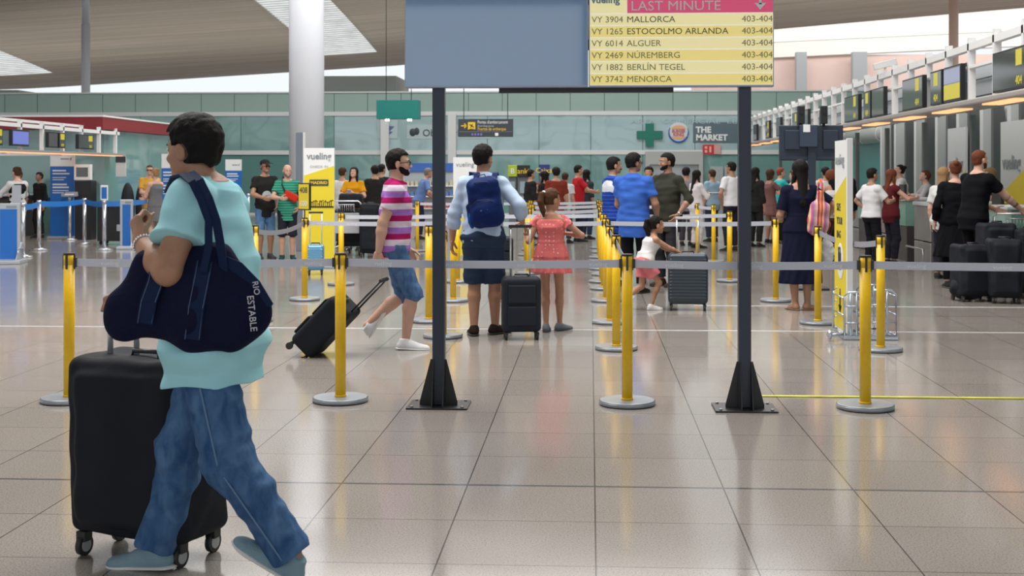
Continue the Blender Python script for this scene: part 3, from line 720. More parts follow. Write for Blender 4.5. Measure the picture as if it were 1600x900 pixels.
# columns
c = PT(479, 354, 36)
m = MB(); m.cyl((c[0], c[1], 0), (c[0], c[1], z_ceil(c[0], c[1])), .50, n=40); m.cyl((c[0], c[1], 0), (c[0], c[1], .25), .53, n=40)
m.build('column', M_COL); o = bpy.data.objects['column']; tag(o, 'thick round white column rising behind the yellow and white check-in banner', 'column', kind='structure')
c = PT(134, 300, 56)
m = MB(); m.cyl((c[0], c[1], 0), (c[0], c[1], 8.2), .19, n=20); m.cyl((c[0], c[1], 8.2), (c[0], c[1], z_ceil(c[0], c[1])), .17, n=20)
o = m.build('column', M_COL); tag(o, 'thin grey ceiling column on the left, behind the glass wall', 'column', kind='structure')
c = PT(1490, 60, 70)
m = MB(); m.cyl((c[0], c[1], 0), (c[0], c[1], z_ceil(c[0], c[1])), .26, n=20); o = m.build('column', mat('column_pink', (.62, .46, .40), rough=.5)); tag(o, 'thin pinkish ceiling column on the right, behind the desk gantry', 'column', kind='structure')

# far glass wall
def glass_fn(c1, c2, sc):
    def f(m, t, b, tc):
        L = t.links.new; N = t.nodes.new
        n = N('ShaderNodeTexNoise'); n.inputs['Scale'].default_value = sc; n.inputs['Detail'].default_value = 1; L(tc.outputs['Object'], n.inputs['Vector'])
        u = N('ShaderNodeBump'); u.inputs['Strength'].default_value = .25; u.inputs['Distance'].default_value = .4; L(n.outputs['Fac'], u.inputs['Height']); L(u.outputs[0], b.inputs['Normal'])
    return f
M_GU = mat('glass_sage', (.30, .42, .38), rough=.25, spec=.5, fn=glass_fn(0, 0, .3))
M_GM = mat('glass_teal', (.17, .33, .31), rough=.06, spec=.9, coat=.6, fn=glass_fn(0, 0, .5))
M_GL = mat('glass_teal_deep', (.12, .26, .25), rough=.06, spec=.8, coat=.4, fn=glass_fn(0, 0, .4))
M_GC = mat('glass_pale', (.34, .48, .50), rough=.05, spec=.9, coat=.8, fn=glass_fn(0, 0, .6))
M_RAIL = mat('white_steel', (.68, .70, .70), rough=.35); M_JOINT = mat('glass_joint', (.12, .22, .21), rough=.5)
YW = 46.0
def zw(py): return HC + (HY - py) / F_PX * YW
z1, z2, z3 = zw(144), zw(177), zw(238)
def glasswall(nm, x0, x1, za, zb, mt, step, y=YW):
    m = MB(); x = x0
    while x < x1 - .01:
        m.span((x + .012, y, za), (min(x + step, x1) - .012, y + .04, zb)); x += step
    struct(m.build(nm, mt))
glasswall('wall_back_upper', -32, 12, z2 + .07, z1, M_GU, 1.25); glasswall('wall_back_middle', -32, -9.5, z3 + .07, z2 - .07, M_GM, 1.9); glasswall('wall_back_lower', -32, -9.5, .05, z3 - .05, M_GL, 1.9)
glasswall('wall_back_middle', -9.5, 12, z3 + .07, z2 - .07, M_GC, 1.9); glasswall('wall_back_lower', -9.5, 2.1, .05, z3 - .05, mat('glass_teal_mid', (.17, .33, .32), rough=.05, spec=.9, coat=.8, fn=glass_fn(0, 0, .6)), 1.9)
m = MB(); m.span((-32, YW + .04, 0), (12, YW + .12, z1 - .01)); struct(m.build('wall_back', M_JOINT))
for n_, (z, h) in enumerate(((z1 + .02, .05), (z2, .15), (z3, .16), (.03, .08))):
    m = MB(); m.span((-32, YW - .06, z - h / 2), (12, YW + .06, z + h / 2)); struct(m.build('trim_%d' % (n_ + 6), M_RAIL))
for n_, px in enumerate((600, 706)):
    m = MB(); x = PT(px, 200, YW)[0]; m.span((x - .15, YW - .2, 0), (x + .15, YW + .02, z2)); struct(m.build('trim_%d' % (n_ + 10), M_RAIL))
# doorway and lift on the back wall
xa, xb = PT(1014, 250, YW)[0], PT(1090, 250, YW)[0]
m = MB(); m.span((xa - .15, YW - .25, 0), (xa, YW, zw(237))); m.span((xb, YW - .25, 0), (xb + .15, YW, zw(237))); m.span((xa, YW - .25, zw(257)), (xb, YW, zw(237))); m.build('trim_12', M_GREYP); struct(bpy.data.objects['trim_12'])
m = MB(); m.span((xa, YW - .06, 0), (xb, YW - .01, zw(257))); struct(m.build('door_1', mat('grey_metal_door', (.40, .43, .45), rough=.3, metal=.6, var=.15, vscale=2)))
xa, xb = PT(1108, 250, YW)[0], PT(1150, 250, YW)[0]
m = MB(); m.span((xa, YW - .10, 0), ((xa + xb) / 2 - .02, YW - .02, zw(260))); m.span(((xa + xb) / 2 + .02, YW - .10, 0), (xb, YW - .02, zw(260))); struct(m.build('door_2', mat('lift_steel', (.55, .62, .62), rough=.2, metal=.7)))
glasswall('wall_back_lower', PT(1092, 250, YW)[0], 12, .05, z3 - .05, M_GM, 1.9, YW + .03)

# far end of hall behind the viewer: glazed front with its transom and post
m = MB(); m.span((-40, -14, 5.6), (40, -13.8, 6.1)); m.span((-40, -14, 11.2), (40, -13.8, 15)); 
for x in range(-40, 41, 8): m.span((x - .2, -14, 0), (x + .2, -13.7, 15))
struct(m.build('window_front', mat('dark_frame', (.05, .06, .08), rough=.5)))

# right hand wall behind the desks
M_TEALW = mat('teal_panel', (.10, .36, .34), rough=.3)
m = MB(); m.span((8.3, 4, 0), (8.5, YW, 3.4)); struct(m.build('wall_right', M_TEALW))
def card(nm, x, y, w_, z0, z1_, mt, lab=None):
    m = MB(); m.span((x - .03, y - w_ / 2, z0), (x, y + w_ / 2, z1_)); o = m.build(nm, mt); return o
M_PAPER = mat('white_panel', (.62, .64, .64), rough=.4); M_DKPOST = mat('dark_post', (.13, .14, .14), rough=.4, metal=.3); M_GRN = mat('green_mark', (.15, .45, .10))
n_ = 20
for px in (1386, 1408, 1440, 1474, 1508, 1546, 1590, 1640):
    y = at_x(px, 7.6); m = MB(); m.span((7.45, y - .10, 0), (7.75, y + .10, 3.0)); struct(m.build('trim_%d' % n_, M_PAPER)); n_ += 1
    y = at_x(px + 13, 7.6); m = MB(); m.span((7.5, y - .07, 0), (7.7, y + .07, 3.0)); struct(m.build('trim_%d' % n_, M_DKPOST)); n_ += 1
o = MB(); o.cyl((7.95, 6, 2.62), (7.95, 40, 2.62), .24, n=24)
for y in np.arange(8, 40, 2.2): o.cyl((7.95, y, 2.62), (7.95, y + .06, 2.62), .255, n=24)
tag(o.build('air_duct', mat('duct', (.62, .63, .62), rough=.35, metal=.3)), 'long round white air duct behind the row of check-in desks', 'duct')

# ---------------------------------------------------------------- hanging signs and marks on the glass
YEL = mat('sign_yellow', (.83, .55, .02), rough=.4); YELB = mat('banner_yellow', (.78, .62, .03), rough=.45); DK = mat('sign_dark', (.035, .045, .055), rough=.4); WH = mat('sign_white', (.82, .83, .84), rough=.45)
TEALS = mat('sign_teal', (.0, .17, .15), rough=.4); GREEN = mat('cross_green', (.0, .17, .12), rough=.4); REDS = mat('sign_red', (.55, .03, .03), rough=.4); GT = mat('sign_grey_text', (.25, .28, .30))
def plate(name, label, cat, px0, py0, px1, py1, d, mt, th=.06, frame_=None, group=None):
    a = PT(px0, py0, d); b_ = PT(px1, py1, d); t = thing(name, label, cat, ((a[0] + b_[0]) / 2, (a[1] + b_[1]) / 2, b_[2]), 0, group)
    w_, h = abs(b_[0] - a[0]), abs(a[2] - b_[2]); m = MB(); m.box((0, 0, h / 2), (w_, th, h), bev=.004); m.build('panel', mt, t)
    return t, w_, h
d0 = 45.8
t, w_, h = plate('hanging_sign', 'teal box sign hanging in front of the glass, left of the dark monitor post', 'sign', 590, 157, 656, 186, 38, TEALS, .5)
m = MB()
for x in (-.35, -.28, .32, .40): m.ball((x, -.2, -.04), .035, n=8)
m.build('spot_lamp', mat('lamp_on', (1, 1, 1), emit=(1, 1, .95), es=4), t)
m = MB(); m.cyl((-w_ * .3, 0, h), (-w_ * .3, 0, 9), .012, n=6); m.cyl((w_ * .3, 0, h), (w_ * .3, 0, 9), .012, n=6); m.build('hanging_rod', DK, t)
t, w_, h = plate('hanging_sign', 'dark boarding gates sign with yellow arrow, between the monitor posts', 'sign', 716, 186, 802, 214, 34, DK, .10)
m = MB(); m.box((0, -.052, h * .29), (w_ * .97, .004, .008)); m.build('divider', GT, t)
text('Portes d\'embarcament', .125, WH, (-.22, -.056, h * .74), UP, t, sx=.72); text('Boarding gates', .075, mat('sign_grey2', (.5, .5, .5)), (-.22, -.056, h * .56), UP, t); text('Puertas de embarque', .125, YEL, (-.22, -.056, h * .36), UP, t, sx=.72)
m = MB(); m.box((-.38, -.055, h * .62), (.2, .01, .2)); m.build('pictogram', YEL, t)
m = MB(); m.box((-.38, -.063, h * .62), (.14, .004, .025), rot=Matrix.Rotation(R(35), 3, 'Y')); m.box((-.38, -.063, h * .62), (.12, .004, .02), rot=Matrix.Rotation(R(-60), 3, 'Y')); m.box((-.38, -.063, h * .44), (.12, .004, .014)); m.build('pictogram', DK, t)
m = MB(); m.box((-.60, -.055, h * .62), (.14, .01, .028)); m.box((-.55, -.055, h * .62 + .03), (.09, .01, .026), rot=Matrix.Rotation(R(45), 3, 'Y')); m.box((-.55, -.055, h * .62 - .03), (.09, .01, .026), rot=Matrix.Rotation(R(-45), 3, 'Y')); m.build('arrow', YEL, t)
m = MB()
for x in (-.36, -.28, -.20, -.12): m.box((x, -.055, h * .14), (.05, .01, .06))
m.build('pictogram', mat('sign_violet', (.18, .16, .5)), t); m = MB(); m.box((.30, -.055, h * .14), (.09, .01, .08)); m.build('pictogram', WH, t)
m = MB(); m.cyl((-w_ * .4, 0, h), (-w_ * .4, 0, 9.6), .012, n=6); m.cyl((w_ * .4, 0, h), (w_ * .4, 0, 9.6), .012, n=6); m.build('hanging_rod', DK, t)
# pharmacy cross
a = PT(1015, 211, d0); a[1] = YW + .0; t = thing('pharmacy_cross', 'green pharmacy cross on the glass above the doorway', 'sign', (a[0], a[1] - .1, a[2]))
m = MB(); m.box((0, 0, 0), (.30, .12, .84), bev=.005); m.box((0, -.001, 0), (.94, .12, .30), bev=.005); m.build('cross', GREEN, t)
# round burger logo
a = PT(1060, 207, d0); a[1] = YW + .07; t = thing('round_restaurant_sign', 'round burger restaurant logo, orange bun shapes inside a blue ring', 'sign', (a[0], a[1] - .1, a[2]))
Mx = Matrix.Rotation(PI / 2, 4, 'X')
m = MB(); m.cyl((0, .02, 0), (0, -.02, 0), .37, n=40); m.build('disc', mat('disc_pale', (.62, .70, .72), rough=.3), t)
m = MB(); m.tube([(.35 * math.cos(q), -.03, .35 * math.sin(q)) for q in np.linspace(R(150), R(385), 24)], [.012 + .022 * math.sin(PI * i / 23) for i in range(24)], 8); m.build('ring', mat('blue_ring', (.03, .10, .45)), t)
BUN = mat('bun_orange', (.80, .42, .22)); m = MB(); m.poly([(.25 * math.cos(q), .13 + .13 * math.sin(q)) for q in np.linspace(0, PI, 14)], .02); m.build('bun', BUN, t, Matrix.Translation((0, -.045, 0)))
m = MB(); m.poly([(.25 * math.cos(q), -.15 + .10 * math.sin(q)) for q in np.linspace(PI, 2 * PI, 14)], .02); m.build('bun', BUN, t, Matrix.Translation((0, -.045, 0)))
RT = mat('logo_red', (.62, .10, .08)); text('BURGER', .155, RT, (0, -.05, .0), UP, t, 'CENTER', sx=.85, bold=.004); text('KING', .175, RT, (0, -.05, -.135), UP, t, 'CENTER', sx=.95, bold=.004)
t, w_, h = plate('shop_sign', 'dark grey shop sign with white block letters, near the green cross', 'sign', 1083, 191, 1152, 223, 45.72, mat('slate', (.10, .15, .18), rough=.4), .1)
text('THE', .30, WH, (-w_ / 2 + .1, -.055, h * .50), UP, t, bold=.012); text('MARKET', .30, WH, (-w_ / 2 + .1, -.055, h * .12), UP, t, bold=.012)
t, w_, h = plate('fire_equipment_sign', 'small red and pink fire equipment sign on the far glass', 'sign', 1098, 226, 1126, 241, 45.6, REDS, .05)
m = MB(); m.box((-w_ * .32, -.03, h * .7), (.09, .01, .09)); m.box((-w_ * .32, -.03, h * .3), (.09, .01, .09)); m.box((-w_ * .08, -.03, h * .5), (.07, .01, .22)); m.build('pictogram', mat('sign_pink', (.8, .45, .4)), t)
m = MB(); m.box((w_ * .31, -.028, h * .5), (w_ * .36, .01, h * .96)); m.build('panel', mat('faded_pink', (.62, .36, .32)), t)
a = PT(985, 193, d0); a[1] = YW + .07; o = text('AREA  COMERCIAL  EL', .22, mat('letters_etched', (.42, .56, .58)), (a[0], a[1] - .1, a[2]), UP, None, sx=1.75, name='glass_lettering'); tag(o, 'faint etched row of spaced capital letters on glass above the green cross', 'lettering')
a = PT(637, 207, d0); a[1] = YW + .06; t = thing('bank_sign', 'white sign with dark leaf mark and bank letters behind monitor post', 'sign', (a[0], a[1] - .1, a[2]))
m = MB(); m.span((-.1, .02, -.22), (3.0, .04, .30)); m.build('panel', mat('pale_glass', (.45, .56, .57), rough=.2), t); text('Obe     rBo', .36, DK, (.48, 0, -.12), UP, t)
m = MB(); m.ball((.12, 0, .02), .11, (1.1, .15, 1.3)); m.ball((.27, 0, .06), .11, (.9, .15, 1.2)); m.build('leaf_mark', DK, t)
a = PT(602, 201, d0); a[1] = YW + .06; t = thing('airline_logo_sign', 'square pale sign with blue swept wing mark left of the bank sign', 'sign', (a[0], a[1] - .1, a[2]))
m = MB(); m.box((0, .02, 0), (.75, .04, .7)); m.build('panel', mat('pale_glass', (.45, .56, .57)), t)
m = MB(); m.poly([(-.28, -.10), (.05, .12), (.26, .10), (.10, -.06)], .03); m.poly([(-.15, -.2), (.0, -.08), (.2, -.1), (.05, -.22)], .03); m.build('wing_mark', mat('mark_blue', (.10, .14, .35)), t, Matrix.Translation((0, -.02, 0)))

# ---------------------------------------------------------------- monitor stand
BLUEK = mat('anthracite_steel', (.022, .032, .055), rough=.35, spec=.5); BLK = mat('black_plastic', (.012, .012, .014), rough=.4); BOLT = mat('bolt_zinc', (.6, .6, .6), rough=.3, metal=1)
Yb = PT(800, 500, 8.25)[1]
def bx(px, y=None):                       # world x of column px at depth y
    y = y or Yb; a = math.atan((px - CX) / F_PX) - YAW; return y * math.tan(a)
kb = 237.0
stand = thing('monitor_stand', 'two dark steel posts carrying the pair of departure screens', 'stand', ((bx(686) + bx(1163)) / 2, Yb, 0))
sx0 = stand.location.x
for px in (686, 1163):
    x = bx(px) - sx0; m = MB(); m.span((x - .040, -.04, .012), (x + .040, .04, 3.0), bev=.004); m.build('post', BLUEK, stand)
    m = MB(); m.box((x, 0, .006), (.40, .30, .012), bev=.002); p_ = m.build('base_plate', BLK, stand)
    m = MB(); [m.cyl((x + a * .165, b_ * .12, .012), (x + a * .165, b_ * .12, .022), .010, n=10) for a in (-1, 1) for b_ in (-1, 1)]; m.build('bolt', BOLT, p_)
    for sd in (-1, 1):
        m = MB(); m.poly([(0, 0), (.085 * sd, 0), (.085 * sd, .02), (.012 * sd, .30), (0, .30)], .008); m.build('gusset', BLK, stand, Matrix.Translation((x + sd * .040, -.03, .012)))
        m = MB(); m.poly([(0, 0), (.10, 0), (.10, .02), (.012, .30), (0, .30)], .008); m.build('gusset', BLK, stand, Matrix.Translation((x + sd * .036, 0, .012)) @ Matrix.Rotation(R(-90 * 1), 4, 'Z') @ Matrix.Translation((.04, 0, 0)))
m = MB(); m.span((bx(780) - sx0, -.02, 2.065), (bx(1052) - sx0, .04, 2.10)); m.build('cross_bar', BLK, stand)
m = MB(); m.span((bx(650) - sx0, .045, 2.35), (bx(1195) - sx0, .075, 2.42)); m.span((bx(650) - sx0, .045, 2.65), (bx(1195) - sx0, .075, 2.72)); m.build('mounting_rail', BLK, stand)
ALU = mat('screen_bezel', (.30, .34, .42), rough=.3, metal=.6)
def screen_glass(c): 
    return mat('screen_glass', c, rough=.03, spec=1., coat=1.)
for which, (pa, pb) in enumerate(((635.5, 919), (920, 1206))):
    xa, xb = bx(pa) , bx(pb); zb = HC + (HY - 138.5) / kb; H_ = .70; cxm = (xa + xb) / 2
    t = thing('display_screen', ['large blank blue-grey screen, left of the pair on the dark posts', 'large departures screen listing last minute flights, right of the pair'][which], 'screen', (cxm, Yb - .06, zb))
    W_ = xb - xa; m = MB(); m.box((0, .0, H_ / 2), (W_, .07, H_), bev=.004); m.build('housing', ALU, t)
    f = -.0365
    if which == 0:
        m = MB(); m.box((0, f, H_ / 2 + .001), (W_ - .016, .003, H_ - .024)); m.build('glass', mat('blank_screen', (.10, .17, .30), rough=.04, spec=1., coat=1., coat_=0) if False else mat('blank_screen', (.23, .37, .60), rough=.05, spec=1., coat=1.), t)
    else:
        row = 18.3 / kb; z0 = .012; WI = W_ - .014
        SY = lambda i: mat('screen_row_%d' % i, (.80, .70, .30), rough=.25, emit=(.75, .66, .30), es=.35)
        M1 = mat('screen_yellow', (.78, .66, .22), rough=.25, emit=(.80, .66, .22), es=.45); M2 = mat('screen_yellow_pale', (.80, .72, .38), rough=.25, emit=(.82, .74, .38), es=.45)
        MW = mat('screen_white', (.85, .83, .70), rough=.25, emit=(.9, .88, .8), es=.3); MP = mat('screen_magenta', (.62, .08, .17), rough=.25, emit=(.65, .06, .16), es=.4)
        m = MB(); m.box((0, f, H_ / 2), (WI, .003, H_ - .024)); m.build('glass', MW, t)
        TX = mat('screen_text', (.10, .11, .06), rough=.4); TX2 = mat('screen_text_soft', (.30, .29, .13), rough=.4)
        rows = [('VY 3742', 'MENORCA'), ('VY 1882', 'BERL\u00cdN TEGEL'), ('VY 2469', 'N\u00daREMBERG'), ('VY 6014', 'ALGUER'), ('VY 1265', 'ESTOCOLMO ARLANDA'), ('VY 3904', 'MALLORCA')]
        for i, (fl, ds) in enumerate(rows):
            za = z0 + i * row; m = MB(); m.span((-WI / 2, f - .005, za + .004), (WI / 2, f, za + row - .005)); r_ = m.build('table_row', M1 if i % 2 == 0 else M2, t)
            xl = -W_ / 2
            text(fl, .056, TX2, (xl + .018, f - .006, za + .021), UP, r_, sx=1.05); text(ds, .056, TX if i > 3 else TX2, (xl + 58 / kb, f - .006, za + .021), UP, r_, sx=1.07); text('403-404', .056, TX2, (W_ / 2 - .008, f - .006, za + .021), UP, r_, 'RIGHT', sx=1.07)
        zt = z0 + 6 * row
        m = MB(); m.span((-W_ / 2 + 59 / kb, f - .005, zt + .004), (WI / 2, f, H_ - .014)); hd = m.build('header', MP, t)
        text('LAST MINUTE', .088, WH, (-W_ / 2 + 64 / kb, f - .006, zt + .020), UP, hd, sx=1.08)
        m = MB(); q = W_ / 2 - 21 / kb; m.poly([(-.008, .0), (.008, 0), (.008, .07), (-.008, .07)], .003); m.poly([(0, -.035), (.036, .008), (-.036, .008)], .003); m.build('arrow', WH, hd, Matrix.Translation((q, f - .008, zt + .055)))
        m = MB(); m.span((-WI / 2, f - .005, zt + .004), (-W_ / 2 + 58 / kb, f, H_ - .014)); hb = m.build('header', M2, t)
        text('vueling', .066, mat('screen_logo', (.22, .36, .45)), (-W_ / 2 + 4 / kb, f - .006, zt + .070), UP, hb, sx=1.0, bold=.002)

# ---------------------------------------------------------------- yellow belt posts
YP = mat('post_yellow', (.82, .50, .006), rough=.35, spec=.5, var=.05, vscale=20); BASEM = mat('base_grey', (.30, .33, .37), rough=.3, metal=.4, var=.12, vscale=14); HEADM = mat('belt_head_black', (.02, .02, .022), rough=.4)
BELT = mat('belt_grey', (.60, .63, .72), rough=.6, bump=.1, bscale=200); BELTD = mat('belt_dark_grey', (.30, .31, .36), rough=.6); BTX = mat('belt_print', (.85, .86, .90), rough=.6)
def make_post(label, x, y, g=None):
    t = thing('belt_post', label, 'queue post', (x, y, 0), random.uniform(-.05, .05), g)
    m = MB(); m.cyl((0, 0, 0), (0, 0, .006), .182, n=40); m.build('rubber_ring', BLKRUB, t)
    m = MB(); m.cyl((0, 0, .006), (0, 0, .028), .186, n=48); m.cyl((0, 0, .028), (0, 0, .034), .186, .178, n=48); m.build('base', BASEM, t)
    m = MB(); m.cyl((0, 0, .034), (0, 0, .92), .036, n=28); m.cyl((0, 0, .034), (0, 0, .046), .040, n=28); m.build('pole', YP, t)
    m = MB(); m.cyl((0, 0, .92), (0, 0, .988), .0362, n=28); h = m.build('head', YP, t)
    m = MB(); m.cyl((0, 0, .988), (0, 0, 1.0), .038, n=28)
    for a in range(4):
        c, s = math.cos(a * PI / 2), math.sin(a * PI / 2); m.box((c * .036, s * .036, .94), (.012 if abs(c) > .5 else .014, .014 if abs(c) > .5 else .012, .095))
    m.build('belt_slot', HEADM, h)
    return t
def copy_tree(o, parent=None):
    c = o.copy(); COL.objects.link(c); c.parent = parent
    for ch in [q for q in bpy.data.objects if q.parent == o and q != c]: copy_tree(ch, c)
    return c
POSTS = {}
proto = None
def post(key, px, py, label):
    global proto
    p = GD(px, py); g = 'yellow queue belt posts'
    if proto is None: proto = make_post(label, p[0], p[1], g); t = proto
    else:
        t = copy_tree(proto); t.location = (p[0], p[1], 0); t['label'] = label; t.rotation_euler.z = random.uniform(-.06, .06)
    POSTS[key] = t; return t
pl = [('f1', 108, 627, 'yellow post at the far left, beside the big black suitcase'), ('f2', 532, 627, 'yellow post in the front belt row, left of the dark monitor post'), ('f3', 980, 632, 'yellow post at the head of the central line, between the monitor posts'),
      ('f4', 1352, 638, 'yellow post in the front belt row on the right, beyond the dark post'),
      ('m1', 398, 502, 'yellow post half hidden behind the navy duffel bag'), ('m2', 476, 469, 'yellow post topped by a small framed yellow notice'), ('m3', 533, 445, 'yellow post in front of the loaded luggage trolley'),
      ('m4', 670, 503, 'yellow post between striped shirt man and the left dark monitor post'), ('m5', 692, 527, 'yellow post almost hidden behind the left dark monitor post'), ('m6', 708, 471, 'yellow post behind the left hand of the backpack man'),
      ('m7', 715, 441, 'farther yellow post just right of the left monitor post'), ('m8', 652, 393, 'distant yellow post beside the stooping man in blue'),
      ('c1', 963, 546, 'second yellow post in the central line, directly behind its head'), ('c2', 953, 505, 'third yellow post in the central line, joined by a slanted belt'), ('c3', 947, 471, 'fourth yellow post in the central line, its base left of the small girl'),
      ('r1', 1278, 506, 'yellow post in front of the woman in the long navy dress'), ('r2', 1376, 548, 'yellow post standing at the metal bag gauge'), ('r3', 1212, 471, 'yellow post left of the woman in the long navy dress'),
      ('r4', 1140, 440, 'yellow post in front of the man in white shirt and dark trousers'), ('r5', 1115, 410, 'yellow post with silver base, left of the man in a white shirt'), ('r6', 1090, 404, 'yellow post in front of the woman in white with long black hair')]
for q in pl: post(*q)
for i, (px, py) in enumerate(((943, 452), (940, 441), (943, 430), (938, 421), (941, 411), (936, 403), (939, 395), (935, 388))):
    post('k%d' % i, px, py, '%s distant yellow post of the crowded central line, counted away from the small girl' % ['first', 'second', 'third', 'fourth', 'fifth', 'sixth', 'seventh', 'last'][i])
for i, (px, py) in enumerate(((826, 428), (822, 417), (831, 408), (824, 399), (829, 391))):
    post('j%d' % i, px, py, '%s distant yellow post between the backpack man and the girl, counted from the near end' % ['first', 'second', 'third', 'fourth', 'last'][i])
def belt(a, b, z=.937, sag=.012, m=BELT, h=.026, prints=0, reach=None):
    A = POSTS[a].location.copy(); B = POSTS[b].location.copy() if isinstance(b, str) else Vector(b)
    d = (B - A); d.z = 0; L = d.length; u = d / L; t = POSTS[a]; ang = math.atan2(u.y, u.x); rz = t.rotation_euler.z
    m_ = MB(); m_.tube([(q * L, 0, z - sag * 4 * (q / L * L) * (1 - q)) for q in ([.036 / L] + list(np.linspace(.08, .92, 9)) + [1 - .036 / L])], 0, flat=(h, .0012, (0, 0, 1)))
    o = m_.build('belt', m, t); o.rotation_euler.z = ang - rz
    m_ = MB(); m_.box((.044, 0, z), (.018, .03, .062)); m_.box((L - .044, 0, z), (.018, .034, .062)); m_.build('belt_clip', HEADM, o)
    for i in range(prints):
        q = (i + .6) / prints; e = text('vueling', .040, BTX, (q * L, -.0022, z - .014 - sag * 4 * q * (1 - q)), UP, o, 'CENTER', sx=1.1, depth=.0004)
    return o
belt('f1', 'f2', prints=4); belt('f2', 'f3', prints=4); belt('f3', 'f4', prints=3)
belt('f4', (float(POSTS['f4'].location.x) + 2.2, float(POSTS['f4'].location.y), 0), prints=4)
belt('f3', 'c1', m=BELTD); belt('c1', 'c2', m=BELTD); belt('c2', 'c3', m=BELTD)
belt('m1', 'm2', m=BELTD, sag=.06, prints=0); belt('m2', 'm6', prints=5); belt('m6', 'c3'); belt('c3', 'r3'); belt('m3', 'm7'); belt('m7', 'k1'); belt('k1', 'r4'); belt('r1', 'r2', m=BELTD, sag=.06); belt('r6', 'r5'); belt('k5', 'r6')
belt('m8', 'j4'); belt('j4', 'k7'); belt('j2', 'k5'); belt('j0', 'k3'); belt('m4', 'c2', z=.60) if False else None

# ---------------------------------------------------------------- floor strips
m = MB(); m.span((-30, 12.28, .0), (14, 12.315, .003)); o = m.build('floor_strip', mat('strip_steel', (.75, .77, .80), rough=.3, metal=.3)); tag(o, 'pale metal strip across the floor, passing behind the front row of posts', 'floor strip', kind='structure')
m = MB(); m.span((1.2, 14.6, .0), (16, 14.635, .003)); o = m.build('floor_strip', mat('strip_steel', (.75, .77, .80))); tag(o, 'pale metal strip across the floor on the right, the farther one', 'floor strip', kind='structure')
TAPE = mat('cable_yellow', (.55, .55, .06), rough=.5, var=.3, vscale=6)
a = GD(1198, 630); m = MB(); m.span((0, -.02, 0), (2.9, .02, .008), bev=.002); o = m.build('cable_cover', TAPE); o.location = (a[0], a[1] + .25, 0); tag(o, 'yellow cable tape on the floor running right from the right monitor post', 'floor tape')

# ---------------------------------------------------------------- check-in desks on the right
XD = 5.5; XG = 5.4
STEEL = mat('brushed_steel', (.42, .40, .39), rough=.35, metal=.7, var=.1, vscale=3); GLG = mat('desk_green_glass', (.18, .34, .29), rough=.15, spec=.8); DESKW = mat('desk_pale', (.50, .56, .56), rough=.35); DKW = mat('desk_dark', (.05, .045, .045), rough=.4); BROWN = mat('desk_bronze', (.20, .15, .13), rough=.35, metal=.4)
def desk(label, y0):
    t = thing('check_in_desk', label, 'check-in desk', (XD, y0, 0), 0, 'check-in desks on the right')
    m = MB(); m.span((0, 0, .0), (.7, 1.15, .62)); m.build('lower_panel', DKW, t)
    m = MB(); m.span((-.02, 0, .62), (.7, 1.15, 1.06)); m.build('front_panel', GLG, t)
    m = MB(); m.span((-.08, -.03, 1.06), (.75, 1.18, 1.10), bev=.008); m.build('worktop', DESKW, t)
    m = MB(); m.span((0, 1.22, .42), (.35, 2.25, 1.00), bev=.01); m.span((0, 1.22, .02), (.55, 1.72, .40), bev=.01); m.span((0, 1.75, .02), (.55, 2.25, .40), bev=.01); m.build('bag_belt_housing', STEEL, t)
    m = MB(); m.span((-.02, 1.20, 1.0), (.7, 2.28, 1.06), bev=.008); m.build('side_shelf', DESKW, t)
    m = MB(); m.box((.35, 1.7, 1.18), (.05, .42, .30), bev=.01); m.box((.40, 1.7, 1.08), (.12, .16, .04)); m.build('computer_screen', BLK, t)
    m = MB(); m.tube([(-.12, 1.2, .02), (-.12, 1.2, .30), (-.12, 2.28, .30), (-.12, 2.28, .02)], .018, 8); m.build('bumper_rail', mat('rail_grey', (.4, .4, .42), rough=.3, metal=.6), t)
    return t
ords = ['nearest', 'second', 'third', 'fourth', 'fifth', 'sixth', 'seventh', 'eighth', 'ninth', 'farthest']
d_proto = None
for i in range(10):
    y = 13.9 + 2.75 * i; lab = '%s check-in desk in the row on the right, green glass front over dark base' % ords[i]
    if i == 0: d_proto = desk(lab, y)
    else: q = copy_tree(d_proto); q.location.y = y; q['label'] = lab
# gantry above the desks
gan = thing('desk_gantry', 'long white steel gantry above the right check-in desks carrying their monitors', 'gantry', (XG, 12, 0))
m = MB(); m.span((-.05, 0, 3.28), (.05, 32, 3.38)); m.span((-.04, 0, 3.02), (.04, 32, 3.06)); m.build('top_rail', M_WHITEP, gan)
m = MB(); m.span((-.30, 0, 2.46), (.30, 32, 2.54), bev=.02); m.build('bottom_rail', mat('bronze_rail', (.42, .38, .36), rough=.35, metal=.3), gan)
for i in range(28):
    m = MB(); m.span((-.05, -.035, 2.52), (.05, .035, 3.46)); q = m.build('upright', M_WHITEP, gan, Matrix.Translation((0, .5 + i * 1.12, 0)))
LAMPW = mat('warm_lamp', (1, .5, .2), emit=(1, .42, .20), es=1.3)
for i in range(13):
    m = MB(); m.span((-.22, 0, 2.44), (.02, 1.25, 2.462)); m.build('strip_lamp', LAMPW, gan, Matrix.Translation((0, 1.2 + i * 2.45, 0)))
m = MB(); m.span((.62, 0, 2.54), (.64, 32, 3.24))
m.build('back_screen', mat('gantry_panel', (.52, .56, .60), rough=.4), gan)
m = MB()
for i in range(20): m.span((.57, .3 + i * 1.6, 2.5), (.60, .33 + i * 1.6, 3.3))
for z in (2.72, 2.98): m.span((.57, 0, z), (.60, 32, z + .015))
m.build('panel_grid', DK, gan)
for i in range(11):
    m = MB(); m.span((.87, i * 3, 0), (.95, i * 3 + .12, 2.5)); m.build('support_post', M_DKPOST, gan)
